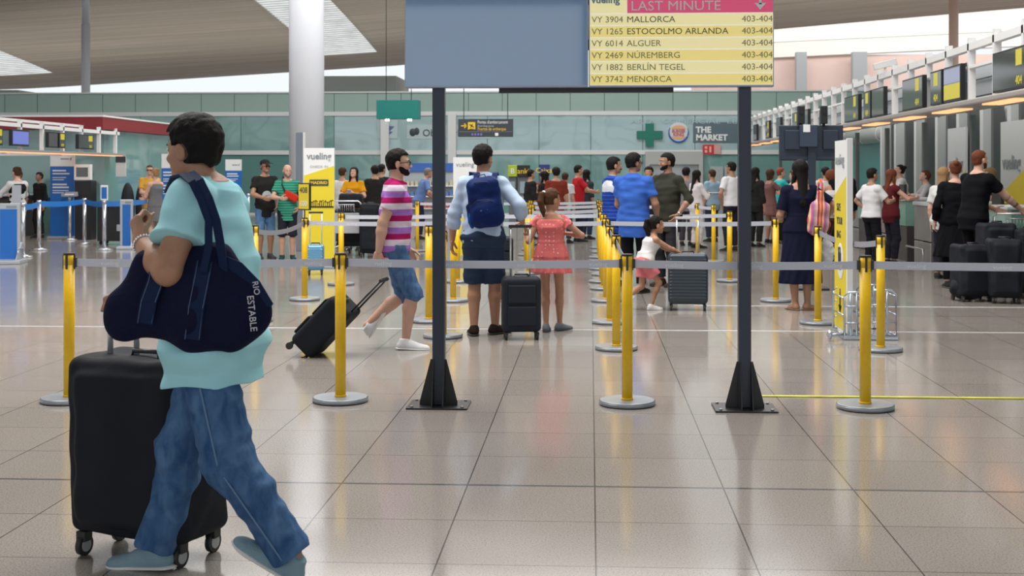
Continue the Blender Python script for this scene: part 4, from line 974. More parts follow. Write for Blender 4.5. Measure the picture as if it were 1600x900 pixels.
SCRG = mat('monitor_glass', (.05, .06, .055), rough=.08, spec=.9); SCRY = mat('monitor_yellow', (.45, .40, .03), rough=.3, emit=(.5, .42, .02), es=.35); SCRB = mat('monitor_blue', (.10, .12, .35), rough=.3, emit=(.15, .2, .6), es=.5)
def side_monitor(label, X, y0, y1, z0, z1_, kind, sgn=-1, group=None):
    """flat monitor hung in the plane x = X; its face looks along sgn x"""
    L = abs(y1 - y0); t = thing('hanging_monitor', label, 'monitor', (X, (y0 + y1) / 2, z0), PI if sgn > 0 else 0, group); h = z1_ - z0
    m = MB(); m.box((0, 0, h / 2), (.07, L, h), bev=.006); m.build('housing', BLK, t)
    m = MB(); m.box((-.037, 0, h / 2), (.004, L - .05, h - .05)); g = m.build('glass', SCRG, t)
    rx = (PI / 2, 0, -PI / 2)
    if kind in ('wide', 'tall'):
        yc = -L * .25 if kind == 'wide' else 0
        m = MB(); s_ = min(.11, L * .3)
        m.span((-.041, yc - s_, h * .55), (-.039, yc + s_, h * .93)); m.build('logo_square', SCRY, g)
        text('404', h * .30, SCRY, (-.041, yc, h * .10), rx, g, 'CENTER')
    if kind == 'picture':
        m = MB(); m.box((-.040, 0, h * .28), (.003, L - .06, h * .42)); m.build('picture', SCRY, g); m = MB(); m.box((-.040, 0, h * .72), (.003, L - .06, h * .40)); m.build('picture', mat('monitor_sky', (.2, .22, .32), rough=.2, emit=(.25, .27, .4), es=.4), g)
    if kind == 'blue': m = MB(); m.box((-.040, 0, h * .5), (.003, L - .07, h - .08)); m.build('picture', SCRB, g)
    m = MB(); m.box((.06, 0, h * .8), (.06, .10, .12)); m.build('bracket', M_WHITEP, t)
    return t
mon = [(1555, 1612, 'wide', 'large dark desk monitor with yellow desk number, nearest on the right edge'), (1478, 1505, 'picture', 'desk monitor showing a green and violet picture, on the right gantry'), (1457, 1475, 'tall', 'narrow yellow numbered monitor left of the picture monitor on the gantry'),
       (1413, 1445, 'wide', 'wide dark desk monitor with yellow number, midway along the gantry'), (1365, 1384, 'off', 'blank dark desk monitor right of a narrow yellow one'), (1352, 1363, 'tall', 'narrow yellow numbered monitor beside a blank dark one'), (1322, 1344, 'wide', 'desk monitor right above the tall white and yellow gauge panel')]
for a, b_, kd, lab in mon:
    side_monitor(lab, 5.28, at_x(a, 5.28), at_x(b_, 5.28), 2.58, 3.10, kd, group='monitors on the right gantry')
for i, y in enumerate((30.6, 32.2, 35.0, 37.2, 40)):
    side_monitor('dark desk monitor in the far part of the right gantry, %s beyond the camera pole' % ['first', 'second', 'third', 'fourth', 'fifth'][i], 5.28, y, y + .8, 2.58, 3.10, 'wide' if i % 2 else 'off', group='monitors on the right gantry')
# security camera on the gantry
a = PT(1402, 92, 23); t = thing('security_camera', 'white box security camera on top of the right gantry', 'camera', (XG, a[1], 3.38))
m = MB(); m.cyl((0, 0, 0), (0, 0, .12), .02); m.build('stalk', M_WHITEP, t); m = MB(); m.box((0, 0, .16), (.42, .12, .12), rot=Matrix.Rotation(R(-14), 3, 'Y'), bev=.01); m.build('housing', M_WHITEP, t)
# lettered white panels on the wall behind the desks
for px, lab in ((1500, 'white wall panel with grey airline lettering, behind the woman in black'), (1588, 'white and yellow wall panel with grey lettering at the right edge')):
    y = at_x(px, 7.4); t = thing('wall_panel', lab, 'panel', (7.35, y, 0)); m = MB(); m.span((-.02, -.62, .8), (.02, .62, 2.45)); m.build('board', M_PAPER, t)
    text('vueling', .34, GT, (-.03, .50, 1.62), (PI / 2, 0, -PI / 2), t, bold=.006)
    m = MB(); m.quad((-.022, .62, .8), (-.022, -.62, .8), (-.022, -.62, 1.60), (-.022, .62, 1.15)); m.build('colour_field', YELB, t)

# ---------------------------------------------------------------- counters and red fascia on the left
t = thing('counter_island', 'teal walled counter block with a deep red fascia on the far left', 'counter block', (-21, 33, 0))
m = MB(); m.span((-9, -2.4, 0), (8.9, 2.3, 2.62)); m.build('wall', M_GM, t)
m = MB(); m.span((-9.2, -3, 2.62), (9.1, 2.35, 2.92)); m.build('fascia', mat('deep_red', (.24, .015, .02), rough=.4), t)
m = MB(); m.span((-9.2, -3.02, 2.92), (9.12, 2.37, 2.96)); m.build('roof_edge', M_WHITEP, t)
gl = thing('desk_gantry', 'white steel gantry above the left counters with small monitors', 'gantry', (-11.9, 22, 0))
m = MB(); m.span((-.04, 0, 2.50), (.04, 9.0, 2.58)); m.span((-.6, 0, 2.66), (-.54, 9.0, 2.72)); m.build('top_rail', M_WHITEP, gl)
m = MB(); m.span((-.2, 0, 1.98), (.2, 9.0, 2.03)); m.build('bottom_rail', mat('bronze_rail', (.42, .38, .36)), gl)
for i in range(9):
    m = MB(); m.span((-.04, -.03, 2.0), (.04, .03, 2.66)); m.build('upright', M_WHITEP, gl, Matrix.Translation((0, .4 + i * 1.05, 0)))
m = MB(); m.span((-.12, 0, 1.965), (.12, 9, 1.98)); m.build('strip_lamp', LAMPW, gl)
for i in range(3):
    m = MB(); m.span((-1.98, .5 + i * 2.7, 1.04), (-1.90, .58 + i * 2.7, 2.0)); m.span((-1.98, .5 + i * 2.7, 1.94), (-.1, .58 + i * 2.7, 2.0)); m.build('support_post', M_WHITEP, gl)
for px0, px1, kd, lab in ((-8, 2, 'tall', 'yellow numbered monitor cut by the left edge of the frame'), (16, 43, 'blue', 'small monitor with a bright blue screen on the left gantry'), (73, 88, 'off', 'dark monitor on the left gantry, second from the blue screen'), (90, 100, 'tall', 'narrow yellow numbered monitor on the left gantry'), (120, 145, 'wide', 'last monitor on the left gantry, above the white framed screen')):
    side_monitor(lab, -11.8, at_x(px0, -11.8), at_x(px1, -11.8), 2.10, 2.44, kd, 1, group='monitors on the left gantry')
t = thing('staff_counter', 'long pale counter under the left gantry behind the blue banner', 'counter', (-13.9, 22, 0))
m = MB(); m.span((-.4, 0, 0), (.1, 8.5, 1.0)); m.build('front', DKW, t); m = MB(); m.span((-.45, -.03, 1.0), (.16, 8.55, 1.04)); m.build('worktop', DESKW, t)

# banners
BLUEB = mat('banner_blue', (.015, .14, .50), rough=.4); GREYF = mat('frame_grey', (.45, .48, .52), rough=.35, metal=.3)
def banner(label, px, fy, w_, h, rz=0, split=.83, bars=True, group=None):
    p = GD(px, fy); t = thing('banner_stand', label, 'banner', (p[0], p[1], 0), rz, group)
    m = MB(); m.box((0, 0, .03), (w_ + .04, .34, .06), bev=.01); m.build('foot', GREYF, t)
    m = MB(); m.span((-w_ / 2, -.025, .06), (w_ / 2, .025, h * split)); m.build('blue_panel', BLUEB, t)
    m = MB(); m.span((-w_ / 2, -.025, h * split), (w_ / 2, .025, h)); m.build('white_header', WH, t)
    m = MB(); m.poly([(.30 * w_, 0), (.40 * w_, .05), (.36 * w_, -.04)], .003); m.box((.1 * w_, 0, 0), (.34 * w_, .003, .028)); m.build('logo', GT, t, Matrix.Translation((0, -.029, h * (1 + split) / 2)))
    if bars:
        m = MB(); rr = random.Random(px)
        for i, (z, th_) in enumerate(((.93, .035), (.89, .03), (.84, .018), (.81, .018), (.74, .035), (.70, .035), (.66, .018), (.63, .018))):
            L = w_ * rr.uniform(.45, .75); m.span((-w_ * .40, -.030, h * split * z), (-w_ * .40 + L, -.026, h * split * z + th_))
        m.build('printed_lines', WH, t)
    return t
banner('tall blue banner with white header standing among the silver posts at left', 98, 373, .58, 2.05)
banner('blue banner partly hidden behind the head of the man in pale blue', 266, 372, .40, 2.0)
banner('small blue banner with white header left of the man in a black cap', 365, 352, .48, 1.95)
# yellow and white check-in banner
p = GD(499, 418); bn = thing('banner_stand', 'white and yellow check-in banner with a black destination label, before the column', 'banner', (p[0], p[1], 0)); w_, h = .50, 1.95
m = MB(); m.box((0, 0, .02), (.56, .3, .04), bev=.01); m.build('foot', GREYF, bn)
m = MB(); m.span((-w_ / 2, -.02, .04), (w_ / 2, .02, h)); m.build('white_panel', WH, bn)
m = MB(); m.poly([(-w_ / 2, 0), (w_ / 2, 0), (w_ / 2, 1.62), (-w_ / 2, 1.46)], .004); m.build('yellow_field', YELB, bn, Matrix.Translation((0, -.025, .04)))
text('vueling', .145, GT, (0, -.026, 1.77), UP, bn, 'CENTER', bold=.003); text('CHECK IN', .055, mat('sign_grey2', (.5, .5, .5)), (0, -.026, 1.63), UP, bn, 'CENTER', sx=1.2)
m = MB(); m.box((0, -.03, 1.385), (.31, .006, .10)); lb = m.build('destination_label', DK, bn); text('MADRID', .066, YEL, (0, -.034, 1.362), UP, lb, 'CENTER', sx=1.1, bold=.002)
m = MB(); z0 = .99
for x in np.linspace(-.22, .22, 15): m.tube([(x - .02, -.03, z0), (x - .018, -.03, z0 + .06 + .05 * abs(math.sin(x * 37))), (x + .014, -.03, z0 + .04 + .07 * abs(math.sin(x * 23)))], .006, 5)
m.span((-.24, -.034, z0 - .01), (.24, -.028, z0 + .012)); m.build('skyline_drawing', BLK, bn)
t, w_, h = plate('grey_panel', 'narrow dark grey upright panel between the column and the check-in banner', 'panel', 463, 207, 474, 392, 24.8, mat('slate_panel', (.18, .21, .26), rough=.4), .1)
m = MB(); m.box((w_ / 2 + .02, 0, h / 2), (.03, .11, h)); m.build('edge', WH, t)
p = GD(727, 402); t = thing('banner_stand', 'white airline banner behind the backpack man\'s head', 'banner', (p[0], p[1], 0)); m = MB(); m.span((-.22, -.02, .04), (.22, .02, 1.83)); m.build('white_panel', WH, t); m = MB(); m.box((0, 0, .02), (.48, .28, .04)); m.build('foot', GREYF, t); text('vueling', .12, GT, (-.17, -.026, 1.66), UP, t); m = MB(); m.poly([(-.22, 0), (.22, 0), (.22, 1.2), (-.22, 1.1)], .004); m.build('yellow_field', YELB, t, Matrix.Translation((0, -.025, .04)))
# notice on the post m2
q = POSTS['m2'].location; t = thing('post_notice', 'small black framed yellow notice standing on a queue post', 'notice', (q.x, q.y, 1.0), R(-38))
m = MB(); m.cyl((0, 0, 0), (0, 0, .10), .008, n=8); m.build('stem', HEADM, t); m = MB(); m.span((-.11, -.012, .09), (.11, .012, .42), bev=.003); m.build('frame', BLK, t); m = MB(); m.span((-.095, -.016, .105), (.095, -.012, .405)); pn = m.build('paper', YELB, t)
text('408', .10, DK, (0, -.018, .30), UP, pn, 'CENTER'); text('600', .09, WH, (0, -.018, .14), UP, pn, 'CENTER')

# tall gauge panel with cages
p = GD(1330, 530); yg = p[1]; xg = p[0]
t = thing('bag_gauge', 'tall white and yellow cabin bag gauge panel with metal cages at its foot', 'bag gauge', (xg, yg, 0))
m = MB(); m.span((-.03, .03, .03), (.0, .62, 1.85)); pn = m.build('white_panel', WH, t)
m = MB(); m.quad((-.034, .62, .06), (-.034, .04, .06), (-.034, .04, 1.52), (-.034, .62, 1.32)); m.build('yellow_field', YELB, pn)
text('vueling', .15, GT, (-.036, .58, 1.62), (PI / 2, 0, -PI / 2), pn)
text('SIZE', .10, DK, (-.036, .50, 1.18), (PI / 2, 0, -PI / 2), pn); text('YOUR', .10, DK, (-.036, .50, 1.05), (PI / 2, 0, -PI / 2), pn); text('BAG', .10, DK, (-.036, .50, .92), (PI / 2, 0, -PI / 2), pn)
m = MB(); m.ball((-.036, .33, .70), .15, (.03, 1, 1.15), 20); m.build('round_mark', WH, pn)
m = MB(); m.span((-.044, .27, .62), (-.040, .40, .78)); m.tube([(-.044, .30, .78), (-.044, .30, .83), (-.044, .37, .83), (-.044, .37, .78)], .006, 5); m.build('bag_drawing', BLK, pn)
m = MB(); m.tube([(-.038, .33, .44), (-.038, .33, .22)], .006, 5); m.tube([(-.038, .38, .28), (-.038, .33, .22), (-.038, .28, .28)], .006, 5); m.build('arrow', BLK, pn)
m = MB(); m.span((-.04, -.01, .02), (.015, .03, 1.86), bev=.004); m.build('edge_profile', WH, t)
CAGE = mat('cage_steel', (.55, .60, .68), rough=.25, metal=.7)
def cage(x0, x1, y0, y1, h):
    m = MB()
    for y in (y0, y1):
        m.tube([(x0, y, .04), (x0, y, h - .04), (x0 + .04, y, h), (x1 - .04, y, h), (x1, y, h - .04), (x1, y, .04), (x0, y, .04)], .011, 8)
        for f in (.33, .66): m.cyl((x0 + (x1 - x0) * f, y, .04), (x0 + (x1 - x0) * f, y, h), .009, n=8)
    for x in (x0, x1):
        for z in (.04, h * .5, h - .06): m.cyl((x, y0, z), (x, y1, z), .009, n=8)
    for z in (h * .35, h * .7):
        for y in (y0, y1): m.cyl((x0, y, z), (x1, y, z), .009, n=8)
    return m
cage(-.07, .10, -.04, .50, .44).build('cage', CAGE, t); cage(.16, .40, -.04, .50, .46).build('cage', CAGE, t)
m = MB(); m.span((-.08, -.07, .0), (.42, .60, .035), bev=.01); m.build('base_tray', CAGE, t)
m = MB(); m.ball((-.22, -.12, .055), .045, (.6, 1, 1)); m.tube([(-.2, -.1, .05), (-.05, .0, .05)], .014, 8); m.build('caster', CAGE, t)

# pedestal with two monitors seen from behind
p = PT(1268, 271, 16.6); t = thing('pedestal_monitor', 'pair of dark monitors on a pole seen from behind, above the woman in navy', 'monitor stand', (p[0], p[1], 0))
DNV = mat('monitor_back', (.022, .032, .055), rough=.4)
m = MB(); m.span((-.05, -.04, .02), (.05, .04, 2.0)); m.build('pole', DNV, t); m = MB(); m.box((0, 0, .015), (.4, .4, .03), bev=.005); m.build('base_plate', BLK, t)
for sx in (-1, 1):
    m = MB(); m.box((sx * .215, .05, 1.94), (.41, .06, .47), bev=.01); m.box((sx * .25, .0, 1.98), (.20, .05, .26), bev=.01); m.box((sx * .215, .01, 1.74), (.36, .03, .04)); m.build('monitor', DNV, t)
m = MB(); m.box((-.05, -.06, 2.03), (.23, .07, .29), bev=.008); bxx = m.build('control_box', mat('box_navy', (.035, .05, .085), rough=.35), t); m = MB(); m.box((-.08, -.098, 2.13), (.09, .004, .10)); m.build('sticker', WH, bxx)
for sx, nm in ((-.14, 0), (.16, 1)):
    m = MB(); m.box((sx, 0, 2.31), (.09, .10, .24), bev=.01); m.cyl((sx, -.05, 2.35), (sx, -.06, 2.35), .03); m.cyl((sx, 0, 2.16), (sx, 0, 2.2), .02); m.build('sensor_unit', BLK, t)

# distant machines and shop
def machine(label, px0, px1, py0, fy, top, txt, name='cash_machine'):
    a, b_ = GD(px0, fy), GD(px1, fy); w_ = b_[0] - a[0]; k = (fy - HY) / HC; h = HC + (HY - py0) / k
    t = thing(name, label, 'cash machine', ((a[0] + b_[0]) / 2, a[1], 0))
    m = MB(); m.span((-w_ / 2, 0, 0), (w_ / 2, .6, h - .34), bev=.01); m.build('cabinet', mat('machine_dark', (.10, .11, .12), rough=.4), t)
    m = MB(); m.span((-w_ / 2 - .02, -.05, h - .34), (w_ / 2 + .02, .6, h), bev=.01); hd = m.build('header', top, t)
    m = MB(); m.span((-w_ * .3, -.02, .95), (w_ * .3, .0, 1.3)); m.build('screen', mat('machine_screen', (.25, .32, .36), rough=.2), t); m = MB(); m.span((-w_ * .35, -.12, .80), (w_ * .35, .0, .86)); m.build('keypad', STEEL, t)
    text(txt, .22, WH if txt == 'B' else YEL, (0, -.055, h - .25), UP, hd, 'CENTER'); return t
machine('cash machine with a lime green header and white letter, left of a dark one', 795, 807, 258, 352, mat('lime', (.35, .45, .03)), 'B')
machine('cash machine with a dark header and yellow lettering, beside the lime one', 809, 826, 258, 352, BLK, 'bankia')
machine('cash machine with a navy header near the girl in pink', 843, 857, 257, 350, mat('navy_header', (.01, .03, .15)), 'Caixa')
t, w_, h = plate('shop_kiosk', 'distant shop counter with blue header and pale shelves left of the monitor post', 'shop', 612, 255, 722, 342.4, 42, mat('shop_pale', (.35, .40, .45), rough=.4), .3)
m = MB(); m.span((-w_ / 2, -.2, h - .28), (w_ / 2, .0, h)); m.build('blue_header', mat('shop_blue', (.03, .10, .35), emit=(.03, .1, .35), es=.2), t)
for z in (.35, .75, 1.1):
    m = MB(); m.span((-w_ / 2, -.35, z), (w_ / 2, -.15, z + .03)); sh_ = m.build('shelf', WH, t)
    rr = random.Random(int(z * 10)); m = MB(); 
    for i in range(16): x = -w_ / 2 + .1 + i * .145; hh_ = rr.uniform(.08, .22); m.span((x, -.32, z + .03), (x + .10, -.2, z + .03 + hh_))
    tag(m.build('shelf_goods', mat('goods_%d' % int(z * 10), [(.5, .12, .1), (.1, .2, .45), (.55, .5, .35)][int(z * 10) % 3]), t), None, None, None, 'stuff')

# left area: silver posts, blue belts, kiosks
SILV = mat('post_silver', (.62, .65, .70), rough=.25, metal=.8); BBELT = mat('belt_blue', (.02, .20, .62), rough=.5)
sil = [(36, 402, 'silver post at the far left, beside the grey and blue gauge'), (45, 366, 'silver post farther back, left of the tall blue banner'), (61, 391, 'silver post in front of the woman in a black waistcoat'), (109, 375, 'silver post standing before the tall blue banner'),
       (132, 382, 'silver post just right of the tall blue banner'), (141, 366, 'silver post in front of the white framed screen'), (163, 391, 'silver post with a small blue sign on top'), (216, 360, 'silver post left of the couple standing together'), (381, 372, 'silver post left of the man in a black cap'), (388, 362, 'farther silver post near the man in a black cap'), (238, 377, 'silver post in front of the couple standing together')]
sp = None; SP = []
for px, py, lab in sil:
    p = GD(px, py)
    if sp is None:
        t = thing('silver_belt_post', lab, 'queue post', (p[0], p[1], 0), 0, 'silver queue belt posts'); sp = t
        m = MB(); m.cyl((0, 0, .0), (0, 0, .025), .17, n=32); m.cyl((0, 0, .025), (0, 0, .05), .16, .05, n=32); m.build('base', SILV, t)
        m = MB(); m.cyl((0, 0, .05), (0, 0, .98), .038, n=20); m.build('pole', SILV, t); m = MB(); m.cyl((0, 0, .93), (0, 0, 1.0), .043, n=20); m.build('head', SILV, t)
    else: t = copy_tree(sp); t.location = (p[0], p[1], 0); t['label'] = lab
    SP.append(t)
for a, b_ in ((0, 2), (1, 3), (2, 4), (4, 6), (3, 5), (6, 10), (5, 7), (8, 9)):
    A, B = SP[a].location, SP[b_].location; d = B - A; L = d.length
    m = MB(); m.tube([(q * L, 0, .93 - .03 * 4 * q * (1 - q)) for q in np.linspace(.04, .96, 8)], 0, flat=(.055, .0015, (0, 0, 1))); o = m.build('belt', BBELT, SP[a]); o.rotation_euler.z = math.atan2(d.y, d.x)
q = SP[6].location; t = thing('post_sign', 'small white framed blue sign on top of a silver post', 'notice', (q.x, q.y, 1.0)); m = MB(); m.span((-.075, -.01, 0), (.075, .01, .30), bev=.004); m.build('frame', WH, t); m = MB(); m.span((-.055, -.014, .03), (.055, -.01, .26)); m.build('blue_print', BLUEB, t)
q = SP[0].location; t = thing('post_sign', 'grey backed sign on a silver post at the far left edge', 'notice', (q.x - .12, q.y, 1.0)); m = MB(); m.span((-.08, -.02, -.06), (.08, .02, .32), bev=.004); m.build('frame', GREYF, t); m = MB(); m.span((-.04, -.0, -.98), (-.0, .03, -.06)); m.build('stem', GREYF, t)
q = SP[3].location; t = thing('post_tray', 'small clear tray of leaflets on a silver post before the blue banner', 'tray', (q.x, q.y, 1.0)); m = MB(); m.box((0, 0, .01), (.30, .22, .012)); m.box((0, .1, .06), (.30, .01, .1)); m.box((-.15, 0, .04), (.01, .22, .06)); m.box((.15, 0, .04), (.01, .22, .06)); m.build('tray', mat('clear_plastic', (.5, .55, .6), rough=.1, alpha=.7), t)
m = MB(); m.box((0, -.02, .05), (.2, .12, .03), rot=.3); m.build('leaflets', WH, t)
def gauge(label, px, fy, w_, h, mirror=1):
    p = GD(px, fy); t = thing('bag_gauge', label, 'bag gauge', (p[0], p[1], 0), R(12))
    m = MB(); m.span((-w_ / 2, -.03, .02), (w_ / 2, .03, h), bev=.008); pn = m.build('frame', GREYF, t); m = MB(); m.span((-w_ / 2 + .05, -.036, .05), (w_ / 2 - .05, -.03, h - .10)); m.build('blue_panel', BLUEB, pn)
    m = MB(); m.span((-w_ * .1, -.036, h - .08), (w_ * .35, -.03, h - .04)); m.build('logo', GT, pn)
    m = MB(); m.span((-w_ / 2, -.5, .0), (w_ / 2 + .1, .1, .06), bev=.01); m.build('tray', GREYF, t)
    m = MB(); m.poly([(0, 0), (.40, 0), (0, .30)], .03); m.build('side_wing', GREYF, t, Matrix.Translation((w_ / 2, .0, .05)) @ Matrix.Rotation(R(-90), 4, 'Z'))
    m = MB(); m.tube([(w_ / 2 + .05, -.4, .08), (w_ / 2 + .05, -.4, .25), (w_ / 2 + .05, -.05, .25), (w_ / 2 + .05, -.05, .08)], .012, 8); m.build('loop', CAGE, t)
gauge('grey and blue cabin bag gauge at the far left edge', 14, 410, .38, 1.02)
gauge('grey and blue cabin bag gauge left of the couple standing together', 198, 388, .26, 1.0)
p = GD(164, 384); t = thing('black_cabinet', 'black wheeled cabinet behind the silver posts at left', 'cabinet', (p[0], p[1] + .3, 0)); m = MB(); m.span((-.29, 0, .08), (.29, .5, .86), bev=.01); m.build('body', BLK, t); m = MB(); m.span((.14, -.006, .30), (.24, 0, .44)); m.build('label_plate', GREYF, t)
m = MB(); [m.ball((x, y, .04), .04, n=8) for x in (-.24, .24) for y in (.08, .42)]; m.build('caster', BLKRUB, t)
t, w_, h = plate('framed_screen', 'white framed dark screen on a stand right of the tall blue banner', 'screen', 117, 257, 143, 281, 29, M_WHITEP, .12)
m = MB(); m.box((0, -.062, h / 2), (w_ * .72, .006, h * .62)); m.build('glass', SCRG, t); m = MB(); m.span((-w_ / 2, -.02, -t.location.z), (w_ / 2, .3, -.02)); m.build('cabinet', BLK, t)
t, w_, h = plate('wall_notice', 'dark and white notices fixed on the teal block at left', 'notice', 181, 244, 197, 276, 30.4, M_PAPER, .03)
m = MB(); m.box((0, -.02, h * .84), (w_, .01, h * .3)); m.build('dark_plate', DK, t)
for i, px in enumerate((181, 204)):
    p = GD(px + 4, 372); S = Solid(); S.ell((0, 0, .25), (.16, .24, .25)); S.ell((0, 0, .72), (.165, .15, .60)); S.cut((0, 0, -1), (0, 0, 0)); o = S.build('wrapped_stroller', mat('black_fabric', (.012, .012, .014), rough=.8, bump=.3, bscale=20), .02); o.location = (p[0], p[1] + .6, 0); tag(o, ['folded black covered pushchair, left of two by the teal block', 'folded black covered pushchair, right of two by the teal block'][i], 'pushchair')

# ---------------------------------------------------------------- luggage
BFAB = mat('suitcase_black', (.010, .012, .018), rough=.75, spec=.25, bump=.3, bscale=18); BFAB2 = mat('suitcase_navy', (.014, .018, .030), rough=.65, spec=.3, bump=.15, bscale=30); TUBE = mat('handle_tube', (.70, .72, .76), rough=.25, metal=.6); TUBED = mat('handle_tube_dark', (.03, .03, .035), rough=.3, metal=.5)
WHEELH = mat('wheel_hub', (.42, .42, .43), rough=.4)
def suitcase(label, x, y, rz, w_, d, h, m_=BFAB, handle=0., tube=TUBE, hxo=0., soft=.0, kind='soft', tilt=0., z=0., wheel=.03, group=None, hub=False, v=.008, grip=BLK, hx=.09, hy=None):
    t = thing('suitcase', label, 'suitcase', (x, y, z), rz, group); t.rotation_euler = (tilt, 0, rz)
    wz = wheel * 2 + .012; S = Solid(); hb = (h - wz) / 2
    S.box((0, 0, wz + hb), (w_ / 2, d / 2, hb), r=.045 if kind == 'soft' else .05)
    if soft: S.box((0, -.01, wz + hb), (w_ / 2 * .8, d / 2 + .02, hb * .86), r=.03, k=.03); S.wrinkle(soft, 16, 7)
    if kind == 'hard':
        for i in range(13): S.box((0, -d / 2, wz + .07 + i * (h - wz - .14) / 12), (w_ / 2 * .93, .006, .008), r=.004, k=.004)
    S.build('body', m_, v, t)
    if kind == 'soft':
        m = MB(); m.span((-w_ * .36, -d / 2 - .026 - soft, wz + .06), (w_ * .36, -d / 2, wz + hb * .95), bev=.012); m.span((-w_ * .36, -d / 2 - .020 - soft, wz + hb * 1.05), (w_ * .36, -d / 2, h - .07), bev=.012)
        if not soft: m.build('front_pocket', m_, t)
        else: m.b.free()
    m = MB(); m.tube([(-.07, -.02, h - .01), (-.06, -.02, h + .02), (.06, -.02, h + .02), (.07, -.02, h - .01)], .010, 8); m.build('carry_handle', BLK, t)
    for sx in (-1, 1):
        for sy in (-1, 1):
            xx, yy = sx * (w_ / 2 - wheel * 1.2), sy * (d / 2 - wheel * 1.2)
            m = MB(); m.cyl((xx - .011, yy, wheel), (xx + .011, yy, wheel), wheel, n=20); m.box((xx, yy, wheel * 1.9), (wheel * 1.1, wheel * 1.1, wheel * 1.0), bev=.004); wh = m.build('wheel', BLKRUB, t)
            if hub:
                m = MB(); m.cyl((xx - .014, yy, wheel), (xx + .014, yy, wheel), wheel * .62, n=18); m.build('hub', WHEELH, wh)
    if handle:
        hy_ = d / 2 - .03 if hy is None else hy; m = MB(); [m.cyl((hxo + sx * hx, hy_, h - .03), (hxo + sx * hx, hy_, h + handle), .0085 if hx != .065 else .012, n=10) for sx in (-1, 1)]; m.build('telescopic_tube', tube, t)
        m = MB(); m.box((hxo, hy_, h + handle), (hx * 2 + .04, .03, .03), bev=.01); m.build('grip', grip, t)
    return t
a, b_ = PT(128, 500, 5.00), PT(278, 500, 4.84); c_ = PT(335, 500, 5.12); cx_, cy_ = (a[0] + c_[0]) / 2, (a[1] + c_[1]) / 2; ang = math.atan2(b_[1] - a[1], b_[0] - a[0])
suitcase('big black fabric covered suitcase pulled by the man in pale blue', cx_, cy_, ang, .56, .32, .80, BFAB, .225, soft=.006, wheel=.042, hub=True, v=.005, grip=mat('grip_beige', (.42, .38, .33), rough=.5), hx=.065, hy=.0, hxo=-.125)
bigcase = bpy.data.objects['suitcase']
# covered top: loose cloth, zip tag
m = MB(); p = PT(232, 552, 5.0); m.box((0, 0, 0), (.04, .006, .05), rot=.4, bev=.002)
o = m.build('luggage_tag', mat('tag_red', (.30, .04, .03), rough=.5)); o.parent = bigcase; o.location = (.12, .05, .845); 
p = PT(500, 545, 10.6)
t = suitcase('black wheeled suitcase tilted behind the striped shirt man', p[0] - .17, p[1], R(-96), .38, .24, .60, BFAB, .36, TUBED, tilt=R(-44), z=.015, hub=False)
p = GD(813, 532); suitcase('dark navy cabin suitcase standing between the backpack man and the girl', p[0], p[1] + .12, R(8), .36, .24, .58, BFAB2, .46, v=.007)
p = GD(1076, 486); suitcase('dark slate ribbed hard suitcase pushed by the small girl', p[0], p[1] + .12, R(-3), .445, .26, .64, mat('suitcase_slate', (.030, .045, .062), rough=.35, spec=.5), .39, kind='hard', v=.006, grip=TUBE, hx=.12)
p = GD(493, 429); suitcase('shiny light blue hard suitcase standing before the yellow check-in banner', p[0], p[1], R(10), .26, .30, .46, mat('suitcase_sky', (.12, .33, .52), rough=.2, spec=.8, metal=.2), .48, kind='hard')
p = GD(1219, 380); suitcase('dark suitcase with raised pale handle beside the woman in a brown dress', p[0] + .15, p[1], R(20), .40, .28, .58, BFAB, .50)
p = GD(792, 420); suitcase('small dark case seen left of the navy cabin suitcase', p[0], p[1], 0, .2, .25, .5, BFAB)
for i, (px, fy, w2, h2, rz, lab) in enumerate(((1518, 470, .42, .68, 12, 'big black suitcase standing just right of the woman in black'), (1568, 473, .36, .76, -6, 'big black suitcase at the right edge behind the grey belt'), (1556, 464, .40, .92, 5, 'tallest black suitcase behind the two near the right edge'), (1606, 466, .36, .86, 0, 'black suitcase cut by the right edge of the frame'))):
    p = GD(px, fy); suitcase(lab, p[0], p[1], R(rz), w2, .32, h2, BFAB, 0, soft=.006)
p = GD(1503, 466); S = Solid(); S.ell((0, 0, .16), (.24, .16, .15)); S.ell((0, 0, .30), (.12, .08, .07)); S.wrinkle(.01, 25, 3); S.cut((0, 0, -1), (0, 0, 0)); o = S.build('travel_bag', BFAB, .012); o.location = (p[0], p[1] - .3, 0); tag(o, 'black soft bag on the floor at the feet of the woman in black', 'bag')
# luggage trolleys
def trolley(label, px, fy, rz, load=True):
    p = GD(px, fy); t = thing('luggage_trolley', label, 'luggage trolley', (p[0], p[1], 0), rz)
    m = MB(); m.tube([(-.26, 0, .12), (-.27, 0, .98), (-.22, 0, 1.02), (.22, 0, 1.02), (.27, 0, .98), (.26, 0, .12)], .014, 8); m.build('push_frame', TUBE, t)
    m = MB(); m.tube([(-.26, 0, .12), (-.22, .75, .14), (.22, .75, .14), (.26, 0, .12)], .016, 8); [m.tube([(x, 0, .12), (x, .75, .14)], .008, 6) for x in (-.12, 0, .12)]; m.build('platform', TUBE, t)
    m = MB(); m.span((-.24, -.01, .42), (.24, .01, .80), bev=.01); m.build('sign_plate', mat('plate_grey', (.45, .46, .48), rough=.4), t)
    m = MB(); m.tube([(-.16, 0, .82), (-.16, -.14, .84), (-.16, -.14, .96), (.16, -.14, .96), (.16, -.14, .84), (.16, 0, .82)], .008, 6); [m.tube([(x, -.14, .84), (x, -.14, .96)], .004, 5) for x in np.linspace(-.14, .14, 8)]; m.build('basket', TUBE, t)
    m = MB(); [m.cyl((x - .015, y, .06), (x + .015, y, .06), .06, n=16) for x, y in ((-.24, .05), (.24, .05), (0, .72))]; m.build('wheel', BLKRUB, t)
    return t
